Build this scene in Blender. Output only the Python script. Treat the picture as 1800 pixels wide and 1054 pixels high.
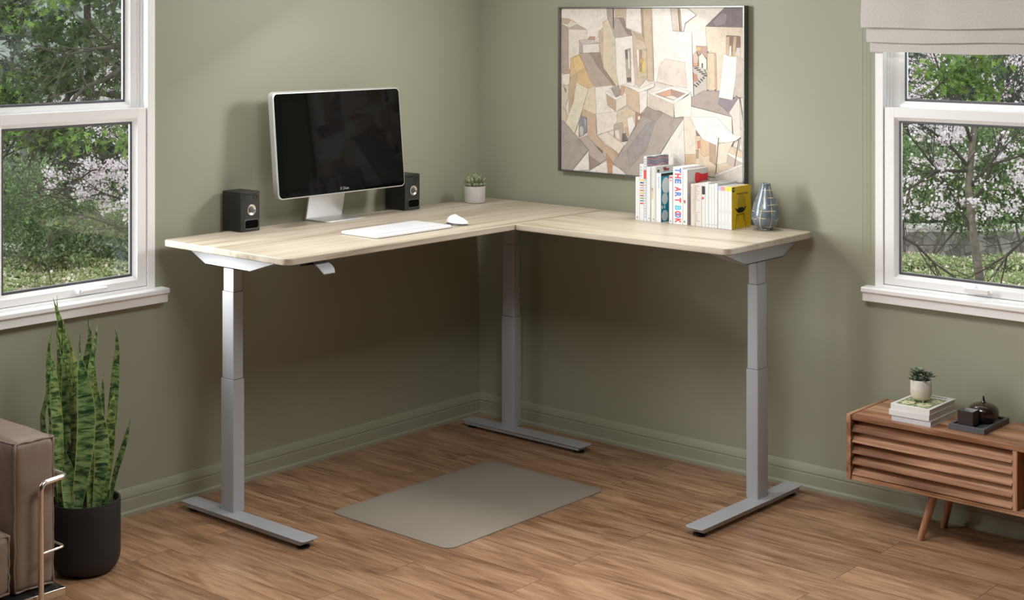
import bpy, bmesh, math, random
import numpy as np
from mathutils import Vector, Matrix
random.seed(7)
rng = np.random.default_rng(11)
for o in list(bpy.data.objects):
    bpy.data.objects.remove(o)
SC = bpy.context.scene
COL = SC.collection
PI = math.pi

# ------------------------------------------------------------------ camera, sky, lamps, exposure
CAM = Vector((-5.6994, -5.2020, 2.0))
FPX = 2665.0
RIGHT = Vector((0.6582, -0.7528, 0.0)).normalized()
FWD = Vector((0.7528, 0.6582, 0.0)).normalized()
cam_data = bpy.data.cameras.new('camera')
cam = bpy.data.objects.new('camera', cam_data)
COL.objects.link(cam)
cam.location = CAM
cam.rotation_euler = (PI / 2, 0, math.atan2(FWD.y, FWD.x) - PI / 2)
cam_data.sensor_width = 36.0
cam_data.lens = 36.0 * FPX / 1800.0
cam_data.shift_y = -(527.0 - 34.0) / 1800.0
cam_data.clip_start = 0.05
cam_data.clip_end = 300
SC.camera = cam

world = bpy.data.worlds.new('overcast_sky')
SC.world = world
world.use_nodes = True
bgn = world.node_tree.nodes['Background']
bgn.inputs[0].default_value = (0.93, 0.97, 1.0, 1)
bgn.inputs[1].default_value = 2.3

def area(name, loc, target, sx, sy, power, color=(1, 1, 1)):
    l = bpy.data.lights.new(name, 'AREA')
    l.shape = 'RECTANGLE'
    l.size = sx
    l.size_y = sy
    l.energy = power
    l.color = color
    o = bpy.data.objects.new(name, l)
    COL.objects.link(o)
    o.location = loc
    o.rotation_euler = (Vector(target) - Vector(loc)).to_track_quat('-Z', 'Y').to_euler()
    return o

# soft daylight arriving through the two windows, an added fill by the left wall, and the room's lamps
area('daylight_left_window', (-4.3, 2.1, 2.1), (-0.9, -1.6, 1.0), 2.2, 2.0, 560, (1, 1, 1))
area('daylight_right_window', (1.6, -2.9, 1.7), (-1.6, -1.6, 1.0), 1.4, 1.2, 90, (1, 1, 1))
area('fill_left_wall', (-3.35, -0.12, 1.5), (-0.6, -2.6, 0.9), 0.7, 1.2, 11, (1, 1, 1))  # added fill, no window here; lifts the lower right wall and sideboard
area('ceiling_lamp_middle', (-2.4, -2.6, 2.66), (-2.4, -2.6, 0), 0.9, 0.9, 47, (1, 0.985, 0.965))
area('ceiling_lamp_rear', (-2.6, -4.6, 2.66), (-2.6, -4.6, 0), 0.9, 0.9, 5, (1, 0.985, 0.965))
area('wall_lamp_right', (-0.16, -1.60, 2.30), (-2.6, -1.10, 1.5), 0.45, 0.45, 28, (1, 0.99, 0.97))
area('wall_lamp_left', (-1.70, -0.25, 2.36), (-1.15, -2.5, 1.3), 0.45, 0.45, 23, (1, 0.99, 0.97))

SC.view_settings.view_transform = 'Standard'
SC.view_settings.look = 'None'
SC.view_settings.gamma = 1
SC.view_settings.exposure = 0.0
SC.view_settings.use_curve_mapping = False

# ------------------------------------------------------------------ pixel helpers (numbers of the photo turned into room positions)
def at(px, py, D):
    return CAM + FWD * D + RIGHT * ((px - 900.0) / FPX * D) + Vector((0, 0, -(py - 34.0) / FPX * D))

def on_x(px, py, X):
    d = FWD + RIGHT * ((px - 900.0) / FPX)
    t = (X - CAM.x) / d.x
    return CAM.y + d.y * t, CAM.z - (py - 34.0) / FPX * t

# ------------------------------------------------------------------ mesh builder
class MB:
    def __init__(s):
        s.v = []; s.f = []; s.m = []; s.uv = {}
    def add(s, verts, faces, m=0, uvs=None):
        b = len(s.v)
        s.v += [tuple(p) for p in verts]
        for i, f in enumerate(faces):
            s.f.append(tuple(b + k for k in f)); s.m.append(m)
            if uvs is not None:
                s.uv[len(s.f) - 1] = [uvs[k] for k in f]
        return s
    def box(s, x0, x1, y0, y1, z0, z1, m=0):
        x0, x1 = min(x0, x1), max(x0, x1); y0, y1 = min(y0, y1), max(y0, y1); z0, z1 = min(z0, z1), max(z0, z1)
        v = [(x0, y0, z0), (x1, y0, z0), (x1, y1, z0), (x0, y1, z0), (x0, y0, z1), (x1, y0, z1), (x1, y1, z1), (x0, y1, z1)]
        f = [(0, 3, 2, 1), (4, 5, 6, 7), (0, 1, 5, 4), (1, 2, 6, 5), (2, 3, 7, 6), (3, 0, 4, 7)]
        return s.add(v, f, m)
    def prism(s, prof, axis, a, b, m=0):
        """prof: 2-D points; axis x: (y,z); y: (x,z); z: (x,y); extruded a..b"""
        n = len(prof)
        def P(p, t):
            return {'x': (t, p[0], p[1]), 'y': (p[0], t, p[1]), 'z': (p[0], p[1], t)}[axis]
        v = [P(p, a) for p in prof] + [P(p, b) for p in prof]
        f = [tuple(range(n))[::-1], tuple(range(n, 2 * n))]
        f += [(i, (i + 1) % n, n + (i + 1) % n, n + i) for i in range(n)]
        return s.add(v, f, m)
    def lathe(s, prof, c=(0, 0, 0), n=32, m=0, cap0=True, cap1=True, axis='z'):
        v = []; f = []
        for r, z in prof:
            for i in range(n):
                t = 2 * PI * i / n
                if axis == 'z': v.append((c[0] + r * math.cos(t), c[1] + r * math.sin(t), c[2] + z))
                elif axis == 'y': v.append((c[0] + r * math.cos(t), c[1] + z, c[2] + r * math.sin(t)))
                else: v.append((c[0] + z, c[1] + r * math.cos(t), c[2] + r * math.sin(t)))
        for j in range(len(prof) - 1):
            for i in range(n):
                k = (i + 1) % n
                f.append((j * n + i, j * n + k, (j + 1) * n + k, (j + 1) * n + i))
        if cap0: f.append(tuple(range(n))[::-1])
        if cap1: f.append(tuple((len(prof) - 1) * n + i for i in range(n)))
        return s.add(v, f, m)
    def tube(s, pts, r, n=10, m=0, closed=False, cap=True):
        pts = [Vector(p) for p in pts]
        rs = r if isinstance(r, (list, tuple)) else [r] * len(pts)
        N = len(pts); v = []; f = []
        up = None
        for i, p in enumerate(pts):
            if closed: d = (pts[(i + 1) % N] - pts[i - 1])
            else: d = pts[min(i + 1, N - 1)] - pts[max(i - 1, 0)]
            d.normalize()
            if up is None:
                up = Vector((0, 0, 1)) if abs(d.z) < 0.9 else Vector((1, 0, 0))
            a = d.cross(up)
            if a.length < 1e-5: a = d.cross(Vector((0, 1, 0)))
            a.normalize(); b = a.cross(d); up = b
            for k in range(n):
                t = 2 * PI * k / n
                v.append(p + a * (rs[i] * math.cos(t)) + b * (rs[i] * math.sin(t)))
        for i in range(N if closed else N - 1):
            j = (i + 1) % N
            for k in range(n):
                l = (k + 1) % n
                f.append((i * n + k, i * n + l, j * n + l, j * n + k))
        if cap and not closed:
            f.append(tuple(range(n))[::-1]); f.append(tuple((N - 1) * n + k for k in range(n)))
        return s.add(v, f, m)
    def sphere(s, c, r, nu=16, nv=8, m=0, sc=(1, 1, 1)):
        prof = []
        v = [(c[0], c[1], c[2] - r * sc[2])]; f = []
        for j in range(1, nv):
            a = -PI / 2 + PI * j / nv
            for i in range(nu):
                t = 2 * PI * i / nu
                v.append((c[0] + r * sc[0] * math.cos(a) * math.cos(t), c[1] + r * sc[1] * math.cos(a) * math.sin(t), c[2] + r * sc[2] * math.sin(a)))
        v.append((c[0], c[1], c[2] + r * sc[2])); top = len(v) - 1
        for i in range(nu):
            k = (i + 1) % nu
            f.append((0, 1 + k, 1 + i))
            for j in range(nv - 2):
                f.append((1 + j * nu + i, 1 + j * nu + k, 1 + (j + 1) * nu + k, 1 + (j + 1) * nu + i))
            f.append((1 + (nv - 2) * nu + i, 1 + (nv - 2) * nu + k, top))
        return s.add(v, f, m)

def rounded_rect(x0, x1, y0, y1, r, n=6):
    r = min(r, abs(x1 - x0) / 2 - 1e-5, abs(y1 - y0) / 2 - 1e-5)
    x0, x1 = min(x0, x1), max(x0, x1); y0, y1 = min(y0, y1), max(y0, y1)
    out = []
    for cx, cy, a0 in ((x1 - r, y1 - r, 0), (x0 + r, y1 - r, PI / 2), (x0 + r, y0 + r, PI), (x1 - r, y0 + r, 1.5 * PI)):
        for i in range(n + 1):
            a = a0 + PI / 2 * i / n
            out.append((cx + r * math.cos(a), cy + r * math.sin(a)))
    return out

OFF = {}
def obj(name, mb, mats, parent=None, bevel=0, seg=2, smooth=True, angle=35, flip=True, subsurf=0):
    if not isinstance(mats, (list, tuple)): mats = [mats]
    off = OFF.get(parent.name, Vector((0, 0, 0))) if parent is not None else Vector((0, 0, 0))
    me = bpy.data.meshes.new(name)
    me.from_pydata([(p[0] - off.x, p[1] - off.y, p[2] - off.z) for p in mb.v], [], mb.f)
    for mt in mats: me.materials.append(mt)
    for p, mi in zip(me.polygons, mb.m): p.material_index = mi
    if mb.uv:
        ul = me.uv_layers.new(name='UVMap')
        for p in me.polygons:
            if p.index in mb.uv:
                for li, uv in zip(p.loop_indices, mb.uv[p.index]): ul.data[li].uv = uv
    if flip:
        bm = bmesh.new(); bm.from_mesh(me)
        bmesh.ops.recalc_face_normals(bm, faces=bm.faces)
        bm.to_mesh(me); bm.free()
    if smooth:
        for p in me.polygons: p.use_smooth = True
        me.set_sharp_from_angle(angle=math.radians(angle))
    me.update()
    o = bpy.data.objects.new(name, me)
    COL.objects.link(o)
    if parent is not None:
        o.parent = parent; OFF[o.name] = off
    if bevel:
        b = o.modifiers.new('bevel', 'BEVEL'); b.width = bevel; b.segments = seg; b.limit_method = 'ANGLE'; b.angle_limit = math.radians(40)
        b.harden_normals = False
    if subsurf:
        q = o.modifiers.new('sub', 'SUBSURF'); q.levels = subsurf; q.render_levels = subsurf
    return o

def tag(o, label, cat, group=None, kind=None):
    o['label'] = label; o['category'] = cat
    if group: o['group'] = group
    if kind: o['kind'] = kind
    return o
def thing(name, label, cat, loc, group=None, local=False, rotz=0, kind=None):
    o = bpy.data.objects.new(name, None); COL.objects.link(o)
    o.empty_display_size = 0.05
    o.location = loc; o.rotation_euler = (0, 0, rotz)
    OFF[o.name] = Vector((0, 0, 0)) if local else Vector(loc)
    return tag(o, label, cat, group, kind)
def struct(o):
    o['kind'] = 'structure'; return o

def text_mb(s, size, extr=0.0004, bold=0.012):
    cu = bpy.data.curves.new('t', 'FONT'); cu.body = s; cu.size = size; cu.extrude = extr; cu.resolution_u = 3
    cu.align_x = 'CENTER'; cu.align_y = 'CENTER'; cu.offset = size * bold
    o = bpy.data.objects.new('t', cu); COL.objects.link(o)
    dg = bpy.context.evaluated_depsgraph_get()
    me = bpy.data.meshes.new_from_object(o.evaluated_get(dg))
    vs = [tuple(v.co) for v in me.vertices]; fs = [tuple(p.vertices) for p in me.polygons]
    bpy.data.objects.remove(o); bpy.data.curves.remove(cu); bpy.data.meshes.remove(me)
    return vs, fs

# ------------------------------------------------------------------ materials
def lin(c):
    return tuple((x / 255 / 12.92) if x / 255 <= 0.04045 else ((x / 255 + 0.055) / 1.055) ** 2.4 for x in c)
def srgb(*c): return lin(c) + (1,)

class NT:
    def __init__(s, name):
        s.mat = bpy.data.materials.new(name); s.mat.use_nodes = True
        s.t = s.mat.node_tree; s.b = s.t.nodes['Principled BSDF']
    def n(s, typ, **kw):
        nd = s.t.nodes.new(typ)
        for k, v in kw.items():
            if hasattr(nd, k): setattr(nd, k, v)
            else: nd.inputs[k].default_value = v
        return nd
    def l(s, a, b): s.t.links.new(a, b)
    def coord(s, scale=(1, 1, 1), kind='Object', loc=(0, 0, 0), rot=(0, 0, 0)):
        tc = s.n('ShaderNodeTexCoord'); mp = s.n('ShaderNodeMapping')
        mp.inputs['Scale'].default_value = scale; mp.inputs['Location'].default_value = loc; mp.inputs['Rotation'].default_value = rot
        s.l(tc.outputs[kind], mp.inputs['Vector'])
        return mp.outputs[0]
    def noise(s, vec, scale, detail=4, rough=0.5, dist=0.0):
        nd = s.n('ShaderNodeTexNoise'); nd.inputs['Scale'].default_value = scale; nd.inputs['Detail'].default_value = detail
        nd.inputs['Roughness'].default_value = rough; nd.inputs['Distortion'].default_value = dist
        if vec is not None: s.l(vec, nd.inputs['Vector'])
        return nd
    def ramp(s, fac, stops):
        r = s.n('ShaderNodeValToRGB'); e = r.color_ramp.elements
        while len(e) < len(stops): e.new(0.5)
        for k, (p, c) in enumerate(stops):
            e[k].position = p; e[k].color = c
        s.l(fac, r.inputs[0]); return r.outputs[0]
    def mix(s, fac, a, b, mode='MIX'):
        m = s.n('ShaderNodeMix', data_type='RGBA', blend_type=mode)
        for i, x in ((0, fac), (6, a), (7, b)):
            if hasattr(x, 'links'): s.l(x, m.inputs[i])
            else: m.inputs[i].default_value = x
        return m.outputs[2]
    def bump(s, h, strength=0.1, dist=0.01):
        b = s.n('ShaderNodeBump'); b.inputs['Strength'].default_value = strength; b.inputs['Distance'].default_value = dist
        s.l(h, b.inputs['Height']); s.l(b.outputs[0], s.b.inputs['Normal']); return b

def plain(name, col, rough=0.5, metal=0.0, spec=0.5, coat=0.0, var=0.04, nscale=40, bump=0.0):
    m = NT(name)
    base = srgb(*col)
    v = m.coord()
    nz = m.noise(v, nscale, 3)
    dark = tuple(x * (1 - var) for x in base[:3]) + (1,)
    lite = tuple(min(1, x * (1 + var)) for x in base[:3]) + (1,)
    m.l(m.ramp(nz.outputs[0], [(0.3, dark), (0.7, lite)]), m.b.inputs['Base Color'])
    m.b.inputs['Roughness'].default_value = rough; m.b.inputs['Metallic'].default_value = metal
    m.b.inputs['Specular IOR Level'].default_value = spec
    m.b.inputs['Coat Weight'].default_value = coat
    if bump: m.bump(nz.outputs[0], bump, 0.002)
    return m.mat

def wood(name, cols, axis='x', scale=1.0, rough=0.4, streak=12, contrast=(0.3, 0.7), coat=0.0, knots=0.0):
    m = NT(name)
    sc = {'x': (0.5, 6, 6), 'y': (6, 0.5, 6), 'z': (6, 6, 0.5)}[axis]
    v = m.coord(tuple(k * scale for k in sc))
    n1 = m.noise(v, 1.6, 5, 0.55, 0.9)
    v2 = m.coord(tuple(k * scale * (4 if k > 1 else 1.6) for k in sc))
    n2 = m.noise(v2, streak / 4, 6, 0.65, 0.2)
    a = m.ramp(n1.outputs[0], [(contrast[0], srgb(*cols[0])), (0.5, srgb(*cols[1])), (contrast[1], srgb(*cols[2]))])
    f = m.ramp(n2.outputs[0], [(0.38, (0.60, 0.54, 0.50, 1)), (0.56, (1, 1, 1, 1))])
    m.l(m.mix(0.75, a, f, 'MULTIPLY'), m.b.inputs['Base Color'])
    m.b.inputs['Roughness'].default_value = rough; m.b.inputs['Coat Weight'].default_value = coat
    m.bump(n2.outputs[0], 0.06, 0.002)
    return m.mat

def mat_wall():
    m = NT('sage_wall_paint')
    v = m.coord()
    n = m.noise(v, 260, 3)
    n2 = m.noise(v, 1.2, 2)
    m.l(m.ramp(n2.outputs[0], [(0.3, srgb(158, 159, 139)), (0.7, srgb(161, 162, 142))]), m.b.inputs['Base Color'])
    m.b.inputs['Roughness'].default_value = 0.48
    m.b.inputs['Specular IOR Level'].default_value = 0.35
    m.bump(n.outputs[0], 0.05, 0.001)
    return m.mat

def mat_floor():
    m = NT('walnut_plank_floor')
    tc = m.n('ShaderNodeTexCoord'); sep = m.n('ShaderNodeSeparateXYZ'); m.l(tc.outputs['Object'], sep.inputs[0])
    cmb = m.n('ShaderNodeCombineXYZ'); m.l(sep.outputs[1], cmb.inputs[0]); m.l(sep.outputs[0], cmb.inputs[1])
    br = m.n('ShaderNodeTexBrick'); m.l(cmb.outputs[0], br.inputs['Vector'])
    br.offset = 0.37; br.offset_frequency = 2
    br.inputs['Scale'].default_value = 1.0; br.inputs['Brick Width'].default_value = 1.25; br.inputs['Row Height'].default_value = 0.172
    br.inputs['Mortar Size'].default_value = 0.0011; br.inputs['Mortar Smooth'].default_value = 0.2; br.inputs['Bias'].default_value = 0.0
    br.inputs['Color1'].default_value = (0, 0, 0, 1); br.inputs['Color2'].default_value = (1, 1, 1, 1); br.inputs['Mortar'].default_value = (0.5, 0.5, 0.5, 1)
    w = m.n('ShaderNodeMath', operation='MULTIPLY'); m.l(br.outputs['Color'], w.inputs[0]); w.inputs[1].default_value = 37.0
    mp = m.n('ShaderNodeMapping'); m.l(tc.outputs['Object'], mp.inputs['Vector']); mp.inputs['Scale'].default_value = (9.5, 1.25, 1)
    n1 = m.n('ShaderNodeTexNoise', noise_dimensions='4D'); m.l(mp.outputs[0], n1.inputs['Vector']); m.l(w.outputs[0], n1.inputs['W'])
    n1.inputs['Scale'].default_value = 1.5; n1.inputs['Detail'].default_value = 7; n1.inputs['Roughness'].default_value = 0.62; n1.inputs['Distortion'].default_value = 1.6
    mp2 = m.n('ShaderNodeMapping'); m.l(tc.outputs['Object'], mp2.inputs['Vector']); mp2.inputs['Scale'].default_value = (60, 3.0, 1)
    n2 = m.n('ShaderNodeTexNoise', noise_dimensions='4D'); m.l(mp2.outputs[0], n2.inputs['Vector']); m.l(w.outputs[0], n2.inputs['W'])
    n2.inputs['Scale'].default_value = 1.6; n2.inputs['Detail'].default_value = 5; n2.inputs['Roughness'].default_value = 0.6; n2.inputs['Distortion'].default_value = 0.5
    c1 = m.ramp(n1.outputs[0], [(0.28, srgb(112, 79, 57)), (0.42, srgb(148, 113, 85)), (0.55, srgb(174, 138, 108)), (0.72, srgb(194, 160, 130))])
    c2 = m.ramp(n2.outputs[0], [(0.34, (0.62, 0.57, 0.52, 1)), (0.52, (1, 1, 1, 1))])
    c = m.mix(0.6, c1, c2, 'MULTIPLY')
    pv = m.ramp(br.outputs['Color'], [(0.0, (0.84, 0.80, 0.77, 1)), (0.5, (1, 0.99, 0.98, 1)), (1.0, (1.1, 1.06, 1.02, 1))])
    c = m.mix(0.85, c, pv, 'MULTIPLY')
    c = m.mix(br.outputs['Fac'], c, srgb(70, 46, 32))
    m.l(c, m.b.inputs['Base Color'])
    r = m.ramp(n2.outputs[0], [(0.3, (0.42, 0.42, 0.42, 1)), (0.7, (0.33, 0.33, 0.33, 1))])
    m.l(r, m.b.inputs['Roughness'])
    m.b.inputs['Specular IOR Level'].default_value = 0.4
    m.bump(n2.outputs[0], 0.05, 0.002)
    return m.mat

def mat_oak_top(axis):
    m = NT('pale_oak_desktop_' + axis)
    sc = (0.55, 7, 7) if axis == 'x' else (7, 0.55, 7)
    v = m.coord(sc)
    n1 = m.noise(v, 1.3, 6, 0.6, 1.0)
    sc2 = (1.4, 40, 40) if axis == 'x' else (40, 1.4, 40)
    n2 = m.noise(m.coord(sc2), 1.2, 5, 0.6, 0.4)
    a = m.ramp(n1.outputs[0], [(0.32, srgb(146, 131, 111)), (0.45, srgb(177, 166, 147)), (0.62, srgb(192, 182, 165))])
    f = m.ramp(n2.outputs[0], [(0.36, (0.76, 0.72, 0.67, 1)), (0.52, (1, 1, 1, 1))])
    m.l(m.mix(0.5, a, f, 'MULTIPLY'), m.b.inputs['Base Color'])
    m.b.inputs['Roughness'].default_value = 0.42
    m.b.inputs['Specular IOR Level'].default_value = 0.35
    return m.mat

def mat_glass():
    m = NT('window_glass'); t = m.t
    t.nodes.remove(m.b)
    tr = m.n('ShaderNodeBsdfTransparent'); gl = m.n('ShaderNodeBsdfGlossy'); gl.inputs['Roughness'].default_value = 0.02
    gl.inputs[0].default_value = (1, 1, 1, 1); tr.inputs[0].default_value = (0.97, 0.98, 0.97, 1)
    mx = m.n('ShaderNodeMixShader'); mx.inputs[0].default_value = 0.04
    m.l(tr.outputs[0], mx.inputs[1]); m.l(gl.outputs[0], mx.inputs[2]); m.l(mx.outputs[0], t.nodes['Material Output'].inputs[0])
    return m.mat

def mat_leaf(name, cols, trans=0.35, rough=0.6):
    m = NT(name)
    g = m.n('ShaderNodeNewGeometry')
    c = m.ramp(g.outputs['Random Per Island'], [(i / (len(cols) - 1), srgb(*k)) for i, k in enumerate(cols)])
    m.l(c, m.b.inputs['Base Color']); m.b.inputs['Roughness'].default_value = rough; m.b.inputs['Specular IOR Level'].default_value = 0.25
    tr = m.n('ShaderNodeBsdfTranslucent'); m.l(c, tr.inputs[0])
    mx = m.n('ShaderNodeMixShader'); mx.inputs[0].default_value = trans
    m.l(m.b.outputs[0], mx.inputs[1]); m.l(tr.outputs[0], mx.inputs[2]); m.l(mx.outputs[0], m.t.nodes['Material Output'].inputs[0])
    return m.mat

M = {}
M['wall'] = mat_wall()
M['floor'] = mat_floor()
M['ceil'] = plain('ceiling_paint', (160, 158, 154), 0.7)  # unseen ceiling, toned down to bounce less light
M['hall'] = plain('low_bounce_taupe_paint', (84, 80, 74), 0.7)  # unseen walls, darkened to bounce less light under the desk
M['white'] = plain('white_window_paint', (252, 252, 252), 0.35, var=0.01)
M['gasket'] = plain('grey_rubber_gasket', (86, 84, 88), 0.5)
M['glass'] = mat_glass()
M['oakx'] = mat_oak_top('x'); M['oaky'] = mat_oak_top('y')
M['steel'] = plain('grey_powder_coat', (178, 180, 185), 0.42, 0.12, var=0.015, nscale=300)
M['blackp'] = plain('black_plastic', (26, 25, 24), 0.4, var=0.05)
M['blackm'] = plain('black_matte', (16, 15, 14), 0.6)
M['paddle'] = plain('shaded_grey_paddle', (128, 129, 132), 0.45)  # darker than the steel, shading under the desktop put into the colour
M['alu'] = plain('brushed_aluminium', (214, 214, 214), 0.32, 0.6, var=0.01)
M['chrome'] = plain('chrome', (235, 232, 228), 0.24, 1.0, var=0.01)
M['whitep'] = plain('white_plastic', (224, 224, 227), 0.3, var=0.01)
M['keyg'] = plain('keyboard_gap', (186, 186, 194), 0.5)
M['mgrey'] = plain('dark_grey_mouse_base', (90, 86, 86), 0.4)
M['screen'] = plain('black_screen_glass', (4, 4, 4), 0.04, 0.0, 0.16, var=0.0)
M['mat'] = plain('taupe_rubber_mat', (150, 142, 130), 0.55, var=0.02, bump=0.1, nscale=200)
M['concrete'] = plain('pale_concrete', (186, 182, 176), 0.75, var=0.05, nscale=60, bump=0.2)
M['soil'] = plain('dark_soil', (38, 30, 24), 0.9, var=0.4, nscale=200, bump=0.6)
M['potblack'] = plain('matte_black_planter', (30, 30, 31), 0.55, var=0.08)
M['leather'] = None
M['paper'] = plain('page_paper', (232, 229, 222), 0.8, var=0.03)
M['bronze'] = plain('dark_bronze_glaze', (58, 44, 34), 0.22, 0.35, coat=0.5, var=0.25, nscale=18)
M['slate'] = plain('grey_slate_tray', (92, 92, 96), 0.45, var=0.08, nscale=70)
M['darkbox'] = plain('dark_brown_cup', (50, 40, 38), 0.5, var=0.05)
M['cupin'] = plain('pale_grey_cup_lining', (190, 190, 192), 0.35, 0.3)
# ------------------------------------------------------------------ room shell
RX, RY, RH = -9.0, -9.0, 2.7
W0, W1 = 1.985, 2.760          # left window, distance from the corner
V0, V1 = 2.216, 2.991          # right window
WZ0, WZ1 = 0.905, 2.40
def wall_with_hole(name, side, a0, a1):
    mb = MB(); T = 0.07; L = 9.0
    def b(u0, u1, z0, z1):
        if side == 'L': mb.box(-u1, -u0, 0, T, z0, z1)
        else: mb.box(0, T, -u1, -u0, z0, z1)
    e = 0.012
    b(-T if side == 'L' else 0, a0 + e, 0, RH); b(a1 - e, L, 0, RH); b(a0 + e, a1 - e, 0, WZ0 - 0.02); b(a0 + e, a1 - e, WZ1, RH)
    return struct(obj(name, mb, M['wall'], smooth=False))
wall_with_hole('wall_left', 'L', W0, W1)
wall_with_hole('wall_right', 'R', V0, V1)
struct(obj('wall_back', MB().box(RX - 0.2, RX, RY, 0, 0, RH), M['hall'], smooth=False))
struct(obj('wall_front', MB().box(RX, 0, RY - 0.2, RY, 0, RH), M['hall'], smooth=False))
struct(obj('floor', MB().box(RX, 0, RY, 0, -0.1, 0), M['floor'], smooth=False))
struct(obj('ceiling', MB().box(RX, 0.22, RY, 0.22, RH, RH + 0.1), M['ceil'], smooth=False))
bprof = [(0, 0), (0.024, 0), (0.024, 0.014), (0.0195, 0.0195), (0.0165, 0.0215), (0.0165, 0.024), (0.016, 0.064), (0.0120, 0.0665), (0.0120, 0.071), (0.0145, 0.0735), (0.0135, 0.082), (0.007, 0.103), (0.004, 0.107), (0, 0.108)]
struct(obj('baseboard_left', MB().prism([(-n, z) for n, z in bprof], 'x', -9.0, -0.0, 0), M['wall'], angle=20))
struct(obj('baseboard_right', MB().prism([(-n, z) for n, z in bprof], 'y', -9.0, -0.0, 0), M['wall'], angle=20))

# ------------------------------------------------------------------ windows
def build_window(name, side, a0, a1):
    def pt(u, n, z):
        return (-u, -n, z) if side == 'L' else (-n, -u, z)
    def bx(mb, u0, u1, n0, n1, z0, z1, m=0):
        p = pt(u0, n0, z0); q = pt(u1, n1, z1)
        mb.box(p[0], q[0], p[1], q[1], p[2], q[2], m)
    def frame(mb, u0, u1, z0, z1, wl, wr, wb, wt, n0, n1, m=0):
        bx(mb, u0, u0 + wl, n0, n1, z0, z1, m); bx(mb, u1 - wr, u1, n0, n1, z0, z1, m)
        bx(mb, u0 + wl, u1 - wr, n0, n1, z0, z0 + wb, m); bx(mb, u0 + wl, u1 - wr, n0, n1, z1 - wt, z1, m)
    def bevelring(mb, u0, u1, z0, z1, w, nA, nB, m=0):
        """sloping bead: outer rectangle at nA, inner (inset w) at nB"""
        o = [pt(u0, nA, z0), pt(u1, nA, z0), pt(u1, nA, z1), pt(u0, nA, z1)]
        i = [pt(u0 + w, nB, z0 + w), pt(u1 - w, nB, z0 + w), pt(u1 - w, nB, z1 - w), pt(u0 + w, nB, z1 - w)]
        mb.add(o + i, [(0, 1, 5, 4), (1, 2, 6, 5), (2, 3, 7, 6), (3, 0, 4, 7)], m)
    zc = 1.640
    mb = MB()
    # casing / box frame
    frame(mb, a0, a1, 0.90, 2.44, 0.0365, 0.0365, 0.012, 0.05, -0.075, 0.012)
    frame(mb, a0 + 0.0365, a1 - 0.0365, 0.912, 2.39, 0.006, 0.006, 0.004, 0.006, -0.075, -0.022)
    frame(mb, a0 + 0.0425, a1 - 0.0425, zc - 0.02, 2.384, 0.012, 0.012, 0.004, 0.006, -0.075, -0.034)
    root = struct(obj(name, mb, M['white'], bevel=0.0025, smooth=False))
    OFF[root.name] = Vector((0, 0, 0))
    # sill with apron moulding
    s = MB()
    prof = [(-0.02, 0.904), (0.050, 0.902), (0.054, 0.899), (0.054, 0.884), (0.050, 0.881), (0.043, 0.878), (0.040, 0.871), (0.0395, 0.845), (0.0375, 0.843), (0.0, 0.843), (0, 0.88), (-0.02, 0.88)]
    zs = 0.003
    if side == 'L':
        s.prism([(-n, z - zs) for n, z in prof], 'x', -(a0 - 0.043), -(a1 + 0.043))
    else:
        s.prism([(-n, z - zs) for n, z in prof], 'y', -(a0 - 0.043), -(a1 + 0.043))
    obj('window_sill', s, M['white'], root, bevel=0.0015)
    # lower sash
    def sash(nm, u0, u1, z0, z1, w, wb, wt, n0, n1):
        f = MB(); frame(f, u0, u1, z0, z1, w, w, wb, wt, n0, n1)
        bw = 0.014
        bevelring(f, u0 + w, u1 - w, z0 + wb, z1 - wt, bw, n1 - 0.002, n1 - 0.016)
        sh = obj(nm, f, M['white'], root, bevel=0.0015, smooth=False)
        g = MB(); gu0, gu1, gz0, gz1 = u0 + w + bw, u1 - w - bw, z0 + wb + bw, z1 - wt - bw
        frame(g, gu0 - 0.002, gu1 + 0.002, gz0 - 0.002, gz1 + 0.002, 0.011, 0.011, 0.012, 0.012, n1 - 0.030, n1 - 0.017)
        obj('gasket', g, M['gasket'], sh, bevel=0.002, smooth=False)
        gl = MB(); bx(gl, gu0 + 0.004, gu1 - 0.004, n1 - 0.030, n1 - 0.026, gz0 + 0.004, gz1 - 0.004)
        obj('pane', gl, M['glass'], sh, smooth=False)
        return sh
    lo = sash('lower_sash', a0 + 0.0385, a1 - 0.0385, 0.914, zc, 0.044, 0.030, 0.040, -0.032, 0.006)
    up = sash('upper_sash', a0 + 0.050, a1 - 0.050, zc - 0.03, 2.385, 0.036, 0.040, 0.036, -0.078, -0.038)
    uc = (a0 + a1) / 2
    # handle
    h = MB()
    if side == 'L':
        hc = 2.345
        c = pt(hc, 0.012, 0.935)
        h.lathe([(0.017, 0.010), (0.017, 0.002), (0.012, -0.004), (0.011, -0.02)], (c[0], c[1], c[2]), 20, axis='y')
        h.tube([pt(hc, 0.030, 0.935), pt(hc - 0.03, 0.034, 0.936), pt(hc - 0.115, 0.034, 0.937)], [0.008, 0.0065, 0.0055], 10)
    else:
        hc = 2.642
        c = pt(hc, 0.012, 0.938)
        h.lathe([(0.014, 0.010), (0.014, -0.002), (0.010, -0.006), (0.009, -0.02)], (c[0], c[1], c[2]), 20, axis='x')
        bx(h, hc - 0.028, hc + 0.072, 0.024, 0.040, 0.926, 0.945)
    obj('handle', h, M['white'], lo, bevel=0.002)
    return root
build_window('window_1', 'L', W0, W1)
build_window('window_2', 'R', V0, V1)

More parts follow.
